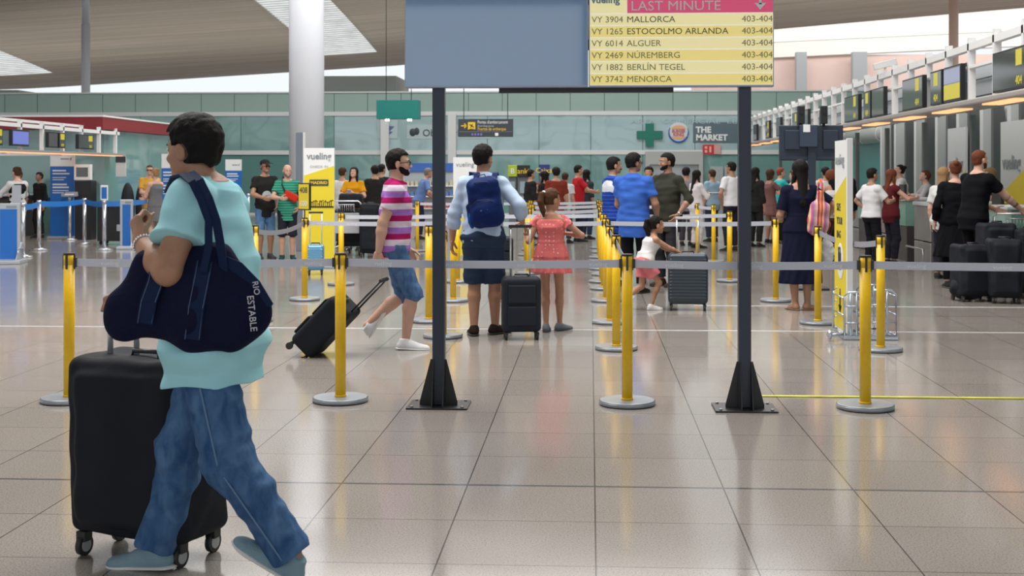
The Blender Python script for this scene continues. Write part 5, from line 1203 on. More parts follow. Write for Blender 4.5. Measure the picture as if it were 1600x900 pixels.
t = trolley('luggage trolley with a grey plate, loaded with black bags', 541, 400, R(6)); p = GD(541, 400)
for dz, dx, sz, lab in ((.16, 0, (.46, .30, .36), 'black bag at the bottom of the loaded trolley'), (.53, -.03, (.50, .34, .34), 'black bag in the middle of the loaded trolley'), (.88, .02, (.44, .30, .28), 'black bag on top of the trolley load, before the woman in yellow')):
    S = Solid(); S.box((0, 0, sz[2] / 2), (sz[0] / 2, sz[1] / 2, sz[2] / 2), r=.06); S.wrinkle(.006, 20, int(dz * 10)); o = S.build('travel_bag', BFAB, .014); o.location = (p[0] + dx, p[1] + .38, dz); tag(o, lab, 'bag', 'bags on the loaded trolley')
p = GD(577, 402); suitcase('tall black suitcase right of the loaded trolley, behind the striped shirt man', p[0], p[1] + .1, 0, .36, .3, .98, BFAB, 0, soft=.006)
trolley('empty luggage trolley frame beside the tattooed man at the desk', 1586, 458, R(0))
# papers and things on desks
PAPER = mat('paper', (.75, .75, .73), rough=.6)
for i in range(4):
    y = 13.9 + 2.75 * i + .5; m = MB(); m.box((0, 0, .0035), (.22, .30, .006), rot=.2 * i); o = m.build('paper_stack', PAPER); o.location = (XD + .15, y, 1.10); tag(o, 'stack of white papers on the %s check-in desk worktop' % ords[i], 'papers')

# ---------------------------------------------------------------- people: foreground man, his duffel bag
def A(*v): return np.array(v, float)
def rel(P_, px, py, d):
    """pixel point at view distance d in the person's own coordinates"""
    return np.array(P_.inverted() @ Vector([float(x) for x in PT(px, py, d)]))
CY = cloth('pale_cyan', (.40, .76, .84), bump=.2, bscale=14); JEAN = denim('blue_jeans', (.022, .075, .20), (.115, .225, .40))
og = PT(345, 500, 4.74); fgM = Matrix.Translation((og[0], og[1], 0)) @ Matrix.Rotation(R(84), 4, 'Z')
P1 = Person('man in pale cyan polo and blue jeans walking left with a navy duffel bag', (og[0], og[1]), 84, 1.785, sk='tan', belly=.012, lean=1.5, twist=2, head=(-17, -2), pel=(0, .03, -.035), v=.0045, hh=.240, bw=1.0,
            feet=dict(L=(-.085, -.31, .125), R=(.075, .30, .080)), foot_pitch=(-32, 4), foot_dir=(0, 0), knee=dict(L=(-.05, 1, .1), R=(.05, 1, 0)),
            hands=dict(L=(-.15, .25, 1.285), R=(.16, .46, 1.075)), elbow=dict(L=(-.14, -.09, -.15), R=(.6, -.4, -1)), arm_r=1.2, leg_r=1.10, neck_fwd=.036, neck=.018, shrug=(.035, .0), group=None,
            handspec=dict(L=dict(d=A(.25, .35, .9), n=A(.75, -.6, 0), curl=74, thumb=(.15, .8, .75)), R=dict(d=A(0, .9, -.45), n=A(0, -.45, -.9), curl=70)))
P1.body().face().hair('full', 'black', v=.004)
P1.top(CY, sleeve=.60, hem=-.085, ease=.018, wide=.026, hip=.052, waist=.030, chest=.006, collar=CY, wr=.0065, wf=20)
P1.pants(JEAN, 2.0, ease=.014, hem=.026, top=.05, name='jeans', wr=.0042, wf=30, knee_e=.020)
P1.shoes(cloth('shoe_pale_blue', (.24, .36, .43), bump=.4, bscale=90), sole=RUBBER)
# jeans: yellow-white thread seams, back pocket, folded cuffs
STITCH = mat('stitching', (.13, .24, .40), rough=.8)
# back pockets follow the cloth of the jeans
for sx in (-1, 1):
    S = Solid(); e_ = .0175; S.loft(P1.P, P1.M, P1.secs(e_, -.065, .05, .004), k=.01, n=2.2)
    for nm in 'LR': P1.leg(S, nm, e_, 1.95, hem=.024, knee_e=.020, k=.03)
    S.wrinkle(.0042, 30, 9, aniso=(1, 1, 1.6)); c_ = P1.P + A(sx * .072, 0, -.055)
    S.cut((1, 0, 0), c_ + A(.062, 0, 0), k=.004); S.cut((-1, 0, 0), c_ - A(.062, 0, 0), k=.004); S.cut((0, 0, 1), c_ + A(0, 0, .065), k=.004); S.cut((.35, 0, -1), c_ - A(0, 0, .075), k=.004); S.cut((-.35, 0, -1), c_ - A(0, 0, .075), k=.004); S.cut((0, 1, 0), c_ - A(0, .04, 0), k=.001)
    S.build('back_pocket', denim('pocket', (.035, .10, .25), (.14, .28, .48)), .0045, P1.root)
def seam(a, b_, off, n=12): 
    return [a + (b_ - a) * t + off(t) for t in np.linspace(0, 1, n)]
for nm in 'LR':
    a, k_, c = P1.hip[nm], P1.kn[nm], P1.an[nm]; side_ = A(-1 if nm == 'L' else 1, 0, 0)
    m = MB()
    pts = [a + (k_ - a) * t + side_ * (.1095 - .010 * t) for t in np.linspace(0, 1, 9)] + [k_ + (c - k_) * t + side_ * (.0995 - .017 * t) for t in np.linspace(.1, .97, 9)]
    m.tube(pts, .0036, 6); m.build('seam', STITCH, P1.root)
# bracelet
w1 = P1.wr['L']; fa = unit(P1.wr['L'] - P1.el['L']); e1 = unit(np.cross(fa, A(0, 0, 1))); e2 = np.cross(fa, e1); c0 = w1 - fa * .030
m = MB()
for i in range(22):
    q = 2 * PI * i / 22; m.ball(c0 + (e1 * math.cos(q) + e2 * math.sin(q)) * .0370 , .0052, n=8)
m.build('bracelet', mat('silver', (.75, .75, .74), rough=.2, metal=1), P1.root)
# duffel bag hanging from the shoulder
NAVY = cloth('navy_canvas', (.008, .010, .036), rough=.75, bump=.35, bscale=50, var=.1, vscale=8); STRAP = cloth('navy_strap', (.010, .022, .065), rough=.6, bump=.3, bscale=150); THR = mat('thread_blue', (.10, .16, .28), rough=.7)
dB = 4.52
bag = thing('duffel_bag', 'navy canvas duffel bag hanging at the side of the man in pale cyan', 'bag', PT(300, 470, dB)); BO = A(*bag.location)
def bp(px, py, dd=0.): return PT(px, py, dB + dd) - BO
S = Solid(); vdir = A(-math.sin(YAW), math.cos(YAW), 0)
sq = (vdir, .62)
S.path([bp(207, 494), bp(262, 474), bp(318, 478), bp(366, 492)], [.085, .112, .150, .118], .05, sq=sq)
S.cone(bp(240, 428), bp(196, 476), .068, .070, .04, sq=sq); S.cone(bp(250, 415), bp(335, 412), .045, .055, .06, sq=sq); S.cone(bp(340, 412), bp(388, 480), .04, .07, .05, sq=sq)
S.wrinkle(.006, 17, 11)
S.build('body', NAVY, .006, bag)
fr = -.105
for pts in ([(250, 405), (243, 440), (232, 470), (226, 505)], [(323, 392), (316, 430), (306, 480), (300, 530)]):
    def on(px, py):
        # drop the strap onto the cloth
        return bp(px, py, fr - .012 if 400 < py < 520 else fr + .02)
    dep = [-.055, -.088, -.098, -.075] if pts[0][0] < 300 else [-.040, -.088, -.104, -.078]
    m = MB(); m.tube([bp(x, y, q) for (x, y), q in zip(pts, dep)], 0, flat=(.030, .003, (1, 0, 0))); st = m.build('webbing', STRAP, bag)
    m = MB()
    for s_ in (-1, 1): m.tube([bp(x + s_ * 11, y, q - .004) for (x, y), q in zip(pts, dep)], .0014, 5)
    m.build('stitch_line', THR, st)
# carrying straps over the shoulder
m = MB(); m.tube([bp(350, 425, -.05), bp(345, 385, -.07), bp(338, 345, -.08), bp(326, 310, -.075), bp(312, 282, -.04), bp(298, 270, .04), bp(284, 274, .13), bp(274, 296, .22)], 0, flat=(.015, .0045, (1, .1, .25))); m.build('strap', STRAP, bag)
m = MB(); m.tube([bp(318, 425, -.09), bp(326, 385, -.085), bp(326, 345, -.085), bp(314, 312, -.08), bp(300, 284, -.055), bp(285, 272, .02), bp(272, 276, .10), bp(262, 300, .2)], 0, flat=(.013, .0045, (1, .1, .25))); m.build('strap', STRAP, bag)
m = MB(); m.tube([bp(340, 405, -.05), bp(372, 418, -.04), bp(398, 445, -.03), (bp(418, 478, -.02)), bp(412, 488, .02), bp(398, 476, .03), bp(392, 462, .04)], 0, flat=(.022, .003, (.5, 0, 1))); m.build('end_strap', STRAP, bag)
WPR = mat('print_white', (.62, .62, .66), rough=.7)
rr = random.Random(5)
def_rot = (PI / 2, R(-74), YAW)
p = bp(394, 440, -.056); text('RIO', .030, WPR, p, (PI / 2, R(80), YAW), bag); p = bp(386, 462, -.082); text('ESTABLE', .034, WPR, p, (PI / 2, R(84), YAW), bag)
m = MB(); a = bp(245, 420, -.075); m.box(a, (.018, .002, .030), rot=Matrix.Rotation(R(15), 3, 'Y')); m.build('label_patch', mat('patch', (.12, .13, .2), rough=.6), bag)

# ---------------------------------------------------------------- striped shirt man
def place(label, px, fy, face, H, **k):
    p = GD(px, fy); return Person(label, (p[0], p[1]), face, H, **k)
WSH = cloth('shoe_white', (.78, .78, .80), bump=.1)
SC_ = [(0, (.36, .012, .12)), (.32, (.42, .20, .60)), (.65, (.66, .56, .64))]
STR = cloth('striped_polo', (.5, .1, .2), fn=stripes('Z', .157, [(0, (.38, .012, .11)), (.31, (.38, .17, .56)), (.66, (.68, .58, .68))], off=-.985 + .02))
P2 = place('bearded man in a pink, purple and white striped polo pulling a suitcase', 616, 545, -82, 1.775, sk='fair', lean=2, head=(-2, 2), v=.006, pel=(0, .0, -.03), belly=.004,
           feet=dict(R=(.06, .10, .080), L=(-.06, -.235, .20)), foot_pitch=(-58, 2), foot_dir=(0, 0), hands=dict(R=(.20, -.13, .86), L=(-.20, .12, .86)), elbow=dict(R=(.6, -1, -.2), L=(-.4, -1, -.2)), handspec=dict(R=dict(curl=62, d=A(.0, -.25, -1)), L=dict(curl=35)), arm_r=1.08)
P2.body().face().hair('short', 'black').beard('black').glasses()
P2.top(STR, sleeve=.62, hem=-.075, ease=.014, wide=.012, hip=.016, waist=.012, collar=cloth('magenta', (.38, .012, .11)), wr=.003)
P2.pants(denim('denim_shorts', (.035, .085, .20), (.12, .22, .40)), 1.02, ease=.018, hem=.016, name='shorts', wr=.003, hip=.008)
P2.shoes(WSH)

# backpack dad
P3 = place('man in a pale blue shirt wearing a blue backpack, holding the girl\'s hand', 755, 524, -4, 1.80, sk='tan', lean=0, head=(-24, 0), v=.006, hh=.236,
           feet=dict(L=(-.085, -.02, .082), R=(.10, .10, .082)), hands=dict(L=(-.305, .04, .90), R=(.365, .08, 1.06)), elbow=dict(L=(-1, -.6, 0), R=(.8, -.8, -.6)), foot_dir=(8, -28), handspec=dict(R=dict(d=A(.6, .2, -.75), n=A(-.7, 0, -.6), curl=60), L=dict(curl=28)), leg_r=1.02, bw=1.02)
LB = cloth('shirt_pale_blue', (.46, .58, .76), bump=.2, bscale=22)
P3.body().face().hair('full', 'black').top(LB, sleeve=1.55, hem=-.04, ease=.016, hip=.012, waist=.016, wide=.012, collar=LB, wr=.005, wf=24)
P3.pants(cloth('shorts_navy', (.030, .050, .095)), 1.0, ease=.026, hem=.018, name='shorts', wr=.004, hip=.010, top=.06).shoes(cloth('shoe_dark', (.03, .018, .015)), sole=BLKRUB, kind='low')
BP = cloth('backpack_blue', (.006, .020, .105), rough=.55, bump=.3, bscale=26)
b3 = thing('backpack', 'royal blue backpack on the back of the man in the pale blue shirt', 'backpack', (0, 0, 0)); b3.matrix_world = P3.Mw; b3.location = P3.Mw.translation; b3.rotation_euler = (0, 0, R(-4))
Mb = np.array(Matrix.Rotation(R(-9), 3, 'Y')); S = Solid(); c = A(.055, -.235, 1.265)
S.box(c, (.155, .085, .235), Mb, r=.08); S.ell(c + Mb @ A(0, -.05, -.09), (.135, .085, .13), Mb, .03); S.cone(c + Mb @ A(-.15, 0, -.15), c + Mb @ A(-.155, 0, -.02), .035, .03, .02); S.wrinkle(.0035, 26, 2)
S.build('bag_body', BP, .006, b3)
m = MB(); m.tube([c + Mb @ A(*q) for q in ((-.14, -.070, -.02), (-.05, -.120, .03), (.05, -.118, .02), (.14, -.07, -.04))], .0035, 6); m.tube([c + Mb @ A(*q) for q in ((-.12, -.05, .16), (-.04, -.088, .20), (.05, -.088, .19), (.13, -.05, .13))], .0035, 6); m.build('zip', BLK, b3)
m = MB(); m.box(c + Mb @ A(.0, -.133, -.07), (.07, .004, .012), rot=Matrix.Rotation(R(-9), 3, 'Y')); m.build('logo', mat('logo_soft', (.10, .16, .34)), b3)
S = Solid(); S.ell(c + Mb @ A(-.155, .0, -.14), (.028, .05, .085), Mb); S.build('side_pocket', cloth('blue_bright', (.01, .07, .32)), .006, b3)
for sx in (-1, 1):
    m = MB(); x = .055 + sx * .085; m.tube([(x - .02, -.16, 1.46), (x - .01, -.10, 1.535), (sx * .115, .02, 1.545), (sx * .13, .115, 1.44), (sx * .13, .135, 1.32), (sx * .15, .08, 1.20), (sx * .155 + .03, -.02, 1.13), (x, -.15, 1.08)], 0, flat=(.026, .006, (1, 0, .1))); m.build('shoulder_strap', BP, b3)
m = MB(); m.tube([c + Mb @ A(-.04, .03, .22), c + Mb @ A(-.03, .03, .26), c + Mb @ A(.03, .03, .26), c + Mb @ A(.04, .03, .22)], .006, 6); m.build('grab_loop', BLK, b3)

# girl in the pink dress
def dots(m, t, b, tc):
    L = t.links.new; v = t.nodes.new('ShaderNodeTexVoronoi'); v.inputs['Scale'].default_value = 26; v.inputs['Randomness'].default_value = .25; L(tc.outputs['Object'], v.inputs['Vector'])
    q = t.nodes.new('ShaderNodeMath'); q.operation = 'LESS_THAN'; q.inputs[1].default_value = .20; L(v.outputs['Distance'], q.inputs[0])
    x = t.nodes.new('ShaderNodeMix'); x.data_type = 'RGBA'; x.inputs['A'].default_value = (.72, .17, .17, 1); x.inputs['B'].default_value = (.80, .48, .46, 1); L(q.outputs[0], x.inputs['Factor']); L(x.outputs['Result'], b.inputs['Base Color'])
PNK = cloth('pink_dotted', (.72, .17, .17), fn=dots)
P4 = place('girl with a ponytail in a pink dotted dress holding the man\'s hand', 861, 518, -8, 1.385, sk='tan', female=True, hh=.212, head=(-42, -6), v=.006, bw=1.02, arm_r=.88, leg_r=.88,
           feet=dict(L=(-.045, -.02, .064), R=(.07, .09, .064)), foot_dir=(0, -30), hands=dict(L=(-.262, .05, 1.03), R=(.12, .12, .95)), elbow=dict(L=(-.5, -.3, -1), R=(1, -.6, 0)), handspec=dict(L=dict(d=A(-.9, 0, .25), n=A(0, 0, -1), curl=45), R=dict(curl=45)))
P4.body().face(HR['brown']).hair('pony', 'chestnut')
P4.dress(PNK, .57, flare=.060, sleeve=0, folds=(8, .11, .3), ease=.022)
for nm, sd in (('L', -1), ('R', 1)):
    S = Solid(); S.cone(P4.sh[nm] + A(-sd * .01, 0, .02), P4.sh[nm] + A(sd * .045, 0, -.055), .040, .060, .02, flat='b'); S.wrinkle(.004, 60, 3); S.build('ruffle', PNK, .006, P4.root)
m = MB(); p = P4.hp(.0, -.50, .76); m.ball(p, .022, (1, .7, 1.2), 10); m.build('hair_tie', RUBBER, P4.root)
P4.shoes(cloth('shoe_grey', (.16, .18, .20)), sole=cloth('shoe_grey_dark', (.08, .09, .10)), kind='low')

# small girl pushing the case
P8 = place('small girl in a white blouse and pink shorts pushing the ribbed suitcase', 1008, 484, -72, 1.13, sk='tan', female=True, hh=.198, head=(0, 8), v=.006, lean=20, pel=(0, .0, -.05), bw=1.05, arm_r=.95, leg_r=.9,
           feet=dict(R=(.03, .065, .052), L=(-.03, -.235, .105)), foot_pitch=(-45, 2), hands=dict(R=(.10, .42, .62), L=(-.06, .42, .62)), elbow=dict(R=(.3, -.3, -1), L=(-.3, -.3, -1)), handspec=dict(R=dict(curl=40, d=A(0, 1, -.2), n=A(0, 0, -1)), L=dict(curl=40, d=A(0, 1, -.2), n=A(0, 0, -1))))
P8.body().face().hair('pony', 'black'); P8.pants(cloth('shorts_pink', (.66, .20, .22)), .62, ease=.018, hem=.022, name='shorts', wr=.003, hip=.006)
P8.dress(cloth('blouse_white', (.72, .71, .72)), .50, flare=.035, ease=.014, folds=(8, .09, 1.), name='blouse').shoes(WSH)
# woman in long navy dress
P9 = place('woman with long black hair in an ankle length navy dress', 1250, 484, 8, 1.68, sk='tan', female=True, head=(10, 0), v=.007, feet=dict(L=(-.06, -.02, .074), R=(.075, -.03, .074)), foot_dir=(10, -75), bw=1.04,
           hands=dict(L=(-.16, .25, 1.02), R=(.29, .06, .98)), elbow=dict(R=(1, -.5, -.2)), handspec=dict(R=dict(curl=50, n=A(-1, .3, 0))))
P9.body().hair('long', 'black').dress(cloth('dress_navy', (.010, .012, .032)), .30, flare=.075, sleeve=.8, folds=(7, .08, 0.), ease=.016).shoes(cloth('sandal_tan', (.35, .22, .14)), kind='sandal')
def bagstripe(m, t, b, tc): stripes('X', .145, [(0, (.62, .10, .10)), (.14, (.72, .50, .28)), (.26, (.60, .10, .30)), (.38, (.20, .22, .38)), (.48, (.70, .30, .28)), (.62, (.65, .58, .50)), (.72, (.48, .04, .10)), (.86, (.75, .35, .12))])(m, t, b, tc)
t = thing('tote_bag', 'pink and orange striped cloth shoulder bag of the woman in navy', 'bag', (0, 0, 0)); t.location = P9.Mw @ Vector((.16, -.16, .98)); t.rotation_euler = (0, R(5), R(8))
S = Solid(); S.box((0, 0, .10), (.115, .05, .14), r=.05); S.ell((0, 0, -.02), (.135, .07, .13), None, .04); S.cone((0, 0, .2), (-.01, 0, .33), .085, .03, .03, sq=(A(0, 1, 0), .5)); S.wrinkle(.006, 25, 4); SB = cloth('bag_stripes', (.6, .2, .2), fn=bagstripe); S.build('bag_body', SB, .007, t)
m = MB(); m.tube([(-.05, .0, .28), (-.03, .02, .42), (.0, .10, .485), (.03, .2, .44), (.03, .22, .3)], .012, 8); m.tube([(.03, .0, .28), (.01, .02, .44), (.02, .11, .495)], .012, 8); m.build('strap', SB, t)
t = thing('plastic_bag', 'white plastic bag hanging from the hand of the woman in navy', 'bag', (0, 0, 0)); t.location = P9.Mw @ Vector((.335, .06, .56))
S = Solid(); S.ell((0, 0, .08), (.085, .05, .13)); S.cone((0, 0, .15), (-.03, 0, .33), .05, .012, .03); S.wrinkle(.007, 40, 8); S.build('bag_body', mat('plastic_white', (.75, .76, .78), rough=.35, bump=.5, bscale=20), .006, t)

# ---------------------------------------------------------------- trio in the middle
vest = stripes('Z', .05, [(0, (.015, .045, .30)), (.62, (.05, .12, .45)), (.8, (.015, .04, .2))])
D = lambda c: cloth('k%02d%02d%02d' % tuple(int(x * 99) for x in c), c)
PB = place('moustached man in a blue striped polo, leftmost of the talking trio', 958, 446, -62, 1.76, sk='tan', v=.008, belly=.012, hands=dict(L=(-.2, .28, 1.0), R=(.20, .28, .98)), elbow=dict(R=(.8, -.8, -.5)), head=(-10, 0), handspec=dict(R=dict(curl=30)))
PB.body().face().hair('short', 'black').top(cloth('polo_blue_striped', (.02, .05, .3), fn=vest), .7, hem=-.10, hip=.02, belly=None, collar=cloth('collar_blue', (.25, .38, .62))) if False else PB.body().face().hair('short', 'black').top(cloth('polo_blue_striped', (.02, .05, .3), fn=vest), .7, hem=-.12, hip=.02, collar=cloth('collar_blue', (.25, .38, .62)))
PB.pants(D((.02, .02, .03))).shoes(D((.02, .02, .02)), sole=BLKRUB)
S = Solid(); S.loft(PB.P, PB.M, PB.secs(.018, .20, .300), n=2.3); S.wrinkle(.002, 30, 1); S.build('shoulder_yoke', cloth('yoke_white', (.62, .66, .72)), .008, PB.root)
S = Solid(); S.cone(PB.hp(-.09, .39, .275), PB.hp(.09, .39, .275), .010, .010, .005); S.build('moustache', HR['black'], .003, PB.root)
PC = place('man in a royal blue polo and black trousers seen from behind', 990, 458, -22, 1.79, sk='olive', v=.007, belly=.022, bw=1.12, head=(-35, 0), hands=dict(L=(-.14, .26, 1.02), R=(.24, .22, 1.0)), elbow=dict(R=(.6, -1, -.3), L=(-.6, -1, -.3)), arm_r=1.1)
PC.body().hair('full', 'black').glasses().top(cloth('polo_royal', (.045, .13, .50)), .68, hem=-.13, hip=.018, waist=.014, collar=cloth('polo_royal', (.045, .13, .50)), wr=.004).pants(D((.01, .01, .014))).shoes(D((.02, .02, .02)), sole=BLKRUB)
PD = place('man in a dark olive shirt facing the man in royal blue', 1043, 447, 140, 1.81, sk='olive', v=.007, belly=.008, bw=1.05, head=(-32, 0), hands=dict(L=(-.25, .10, .98), R=(.24, .26, 1.0)), elbow=dict(L=(-1, -.7, -.4), R=(1, -.6, -.4)))
PD.body().face().hair('short', 'black').beard('black').top(cloth('shirt_olive', (.040, .042, .032)), 1.2, hem=-.12, hip=.016, waist=.012, collar=cloth('shirt_olive', (.04, .042, .032)), wr=.004)
m = MB(); [m.ball(PD.tp(0, .115 - .0 * i, -.02 + i * .09), .006, n=8) for i in range(5)]; m.build('button', RUBBER, PD.root)
m = MB(); w_ = PD.wr['L']; m.cyl(w_ - unit(w_ - PD.el['L']) * .035, w_ - unit(w_ - PD.el['L']) * .015, .033, n=16); m.build('wristwatch', mat('silver', (.75, .75, .74)), PD.root)
PD.pants(D((.03, .03, .035))).shoes(D((.05, .03, .02)), sole=BLKRUB)

# ---------------------------------------------------------------- middle distance, left
def simple(label, px, fy, face, H, sk, hairs, top, bottom, shoes=(.03, .03, .03), sleeve=.6, pose=None, v=.012, blen=1.9, group=None, bname='trousers', hem=-.09, facep=False, **k):
    hands = None; elbow = None; hs = None
    if pose == 'phone': hands = dict(L=(-.07, .27, 1.16 * H / 1.7), R=(.07, .27, 1.16 * H / 1.7)); elbow = dict(L=(-1, -.3, -1), R=(1, -.3, -1))
    elif pose == 'desk': hands = dict(L=(-.16, .38, 1.12), R=(.16, .38, 1.12)); elbow = dict(L=(-1, -.4, -.8), R=(1, -.4, -.8))
    elif pose == 'push': hands = dict(L=(-.2, .36, .98), R=(.2, .36, .98)); elbow = dict(L=(-1, -.6, -.3), R=(1, -.6, -.3))
    elif pose == 'cross': hands = dict(L=(.03, .22, 1.08 * H / 1.7), R=(-.03, .25, 1.06 * H / 1.7)); elbow = dict(L=(-1, -.3, -.6), R=(1, -.3, -.6))
    elif pose == 'talk': hands = dict(L=(-.2, .05, .93), R=(.12, .33, 1.10)); elbow = dict(L=(-1, -.5, 0), R=(1, -.3, -1))
    if 'hands' in k: hands = k.pop('hands')
    p = place(label, px, fy, face, H, sk=sk, v=v, hands=hands, elbow=elbow, group=group, **k)
    p.body()
    if facep: p.face()
    st, hc = hairs
    if st: p.hair(st, hc)
    if top is not None: p.top(D(top) if isinstance(top, tuple) else top, sleeve, hem=hem, hip=.014, waist=.008, wr=.003, wf=24)
    if bottom is not None: p.pants(D(bottom) if isinstance(bottom, tuple) else bottom, blen, name=bname, wr=.002, ease=.016 if blen < 1.3 else .012, hem=.016)
    p.shoes(D(shoes), sole=D((.1, .1, .1)))
    return p
q = simple('man in a black cap, black t-shirt and denim shorts at the belt', 414, 404, -150, 1.78, 'olive', ('buzz', 'black'), (.012, .012, .014), denim('denim_shorts2', (.05, .12, .25), (.14, .26, .42)), (.05, .05, .06), .6, 'talk', .009, 1.05, bname='shorts', head=(14, 0), facep=True, hem=-.11)
q.cap(D((.015, .015, .018))).glasses(sun=True)
m = MB(); m.cyl(q.tp(0, .118, .20), q.tp(0, .135, .20), .085, n=24); m.build('shirt_print', D((.45, .5, .52)), q.root)
GS = cloth('tee_green_striped', (.02, .22, .14), fn=stripes('Z', .045, [(0, (.02, .20, .13)), (.72, (.10, .36, .26))]))
q = simple('bald man in a green striped t-shirt with a red chest bag', 449, 406, -165, 1.69, 'fair', ('bald', 'grey'), GS, (.012, .014, .022), (.02, .05, .05), .65, 'talk', .009, 1.05, bname='shorts', head=(12, -4), facep=True, hem=-.12, belly=.01)
for c_ in [c for c in q.root.children if c.name.startswith('hair')]: bpy.data.objects.remove(c_)
q.beard('grey')
t = thing('chest_bag', 'red crossbody bag on the man in the green striped t-shirt', 'bag', (0, 0, 0)); t.location = q.Mw @ Vector((-.06, .17, 1.13)); t.rotation_euler = (0, 0, R(-165))
S = Solid(); S.box((0, 0, 0), (.13, .04, .07), rotm('Y', -28), r=.035); S.build('pouch', D((.50, .035, .02)), .008, t); m = MB(); m.tube([(-.10, -.02, -.05), (-.17, -.12, -.08), (-.12, -.28, .05), (.05, -.30, .28), (.14, -.17, .34), (.16, -.04, .22), (.10, -.01, .07)], 0, flat=(.018, .003, (0, 0, 1))); m.build('strap', BLK, t)
MUST = (.62, .28, .012)
q = simple('woman with long black hair in a mustard top looking at her phone', 553, 391, 176, 1.66, 'fair', ('long', 'black'), MUST, (.012, .012, .016), sleeve=.7, pose='phone', v=.009, female=True, head=(0, 14), facep=True, hem=-.05)
t = tag(MB().box((0, 0, 0), (.07, .012, .14), bev=.004).build('phone', mat('phone_case', (.45, .5, .62), rough=.3)), 'pale phone in the hands of the woman in the mustard top', 'phone'); t.location = q.Mw @ Vector((0, .34, 1.17)); t.rotation_euler = (R(-50), 0, R(176))
simple('person in white standing behind the woman in the mustard top', 535, 386, -20, 1.66, 'tan', ('short', 'brown'), (.62, .62, .62), (.05, .05, .07), sleeve=1.5, v=.012)
simple('person in black beside the striped shirt man, seen past his shoulder', 586, 384, 20, 1.70, 'tan', ('full', 'black'), (.012, .012, .014), (.012, .012, .014), sleeve=1.6, v=.012)
simple('man in black farther back, left of the striped shirt man\'s head', 596, 378, -30, 1.74, 'tan', ('short', 'black'), (.02, .02, .022), (.02, .02, .025), sleeve=1.6, v=.012)
simple('stooping man in a blue shirt handling a bag behind the monitor post', 654, 374, -70, 1.70, 'tan', ('short', 'grey'), (.12, .20, .42), (.02, .025, .05), sleeve=.8, pose='push', v=.011, lean=20)
# centre far group
simple('man in a red polo facing right in the far centre', 903, 378, -70, 1.72, 'tan', ('short', 'black'), (.42, .02, .03), (.02, .025, .05), sleeve=.7, pose='desk', v=.011, facep=True, belly=.01)
simple('person in dark clothes just right of the man in the red polo', 916, 374, -40, 1.62, 'tan', ('long', 'black'), (.03, .04, .05), (.03, .05, .09), sleeve=1.2, v=.012, female=True)
simple('man in a dark red top behind the girl in pink', 869, 386, 10, 1.66, 'tan', ('full', 'black'), (.18, .03, .02), (.03, .03, .04), sleeve=.8, v=.012, bw=1.05)
simple('person in white half hidden right of the man in dark red', 883, 380, -20, 1.55, 'tan', ('short', 'brown'), (.55, .55, .56), (.05, .06, .09), v=.012)
simple('person in black with bowed head left of the man in dark red', 851, 384, 60, 1.58, 'tan', ('long', 'black'), (.014, .014, .016), (.02, .02, .025), sleeve=1.5, v=.012, female=True)
simple('person in black by the distant cash machines', 829, 374, -60, 1.62, 'tan', ('short', 'black'), (.016, .016, .018), (.02, .02, .025), sleeve=1.5, v=.012)
simple('child with reddish face right of the distant cash machines', 838, 372, 170, 1.32, 'fair', ('short', 'red'), (.05, .02, .02), (.04, .04, .06), v=.011, hh=.2)
# centre right far group
simple('woman in a white tunic with long black hair holding papers', 1088, 388, -60, 1.60, 'fair', ('long', 'black'), (.66, .62, .64), (.62, .58, .60), (.02, .02, .02), 1.5, 'phone', .010, female=True, facep=True, hem=-.25)
t = tag(MB().box((0, 0, 0), (.22, .16, .008)).build('paper_sheet', PAPER), 'white papers held out by the woman in the white tunic', 'papers'); q_ = GD(1088, 388); t.location = (q_[0] + .38, q_[1] + .2, 1.14)
simple('person in a grey shirt behind the woman in the white tunic', 1072, 384, -20, 1.66, 'tan', ('full', 'black'), (.20, .21, .24), (.05, .05, .06), sleeve=1.4, v=.012)
simple('person in dark clothes between the men in royal blue and olive', 1014, 396, 160, 1.66, 'tan', ('full', 'black'), (.02, .02, .024), (.02, .02, .03), sleeve=1.4, v=.012)
simple('person in a light blue shirt behind the papers of the woman in white', 1113, 378, 30, 1.62, 'tan', ('short', 'brown'), (.25, .38, .48), (.03, .04, .07), v=.012)
q = simple('man in a short sleeved white shirt and dark trousers by the lift', 1143, 393, 36, 1.76, 'olive', ('short', 'black'), (.70, .71, .74), (.015, .016, .025), sleeve=.7, v=.010, pose='talk', head=(14, 0), hem=-.02)
simple('person in black hidden behind the right monitor post', 1180, 386, -40, 1.66, 'tan', ('long', 'black'), (.014, .014, .016), (.014, .014, .016), sleeve=1.6, v=.012, female=True)
q = simple('woman with curly hair in a dusty brown dress facing right', 1203, 380, -62, 1.62, 'olive', ('bob', 'brown'), None, None, sleeve=.6, v=.011, female=True, pose='desk', facep=True); q.dress(D((.17, .085, .08)), .62, flare=.10, sleeve=.6)
simple('man in a turquoise t-shirt beside the woman in the brown dress', 1219, 376, -70, 1.66, 'fair', ('short', 'red'), (.03, .38, .38), (.04, .06, .09), sleeve=.7, v=.011, pose='desk')
simple('person facing left at the desks just left of the woman in navy', 1241, 384, 60, 1.60, 'fair', ('full', 'brown'), (.50, .35, .33), (.05, .03, .03), sleeve=.7, v=.012, pose='talk')
q = simple('woman in a white tank top and brown trousers with auburn hair up', 1299, 412, 20, 1.58, 'tan', ('curly', 'auburn'), None, (.10, .055, .045), v=.010, female=True, pose='push'); q.dress(D((.68, .66, .64)), .78, flare=.02, hi=.27, name='tank_top')
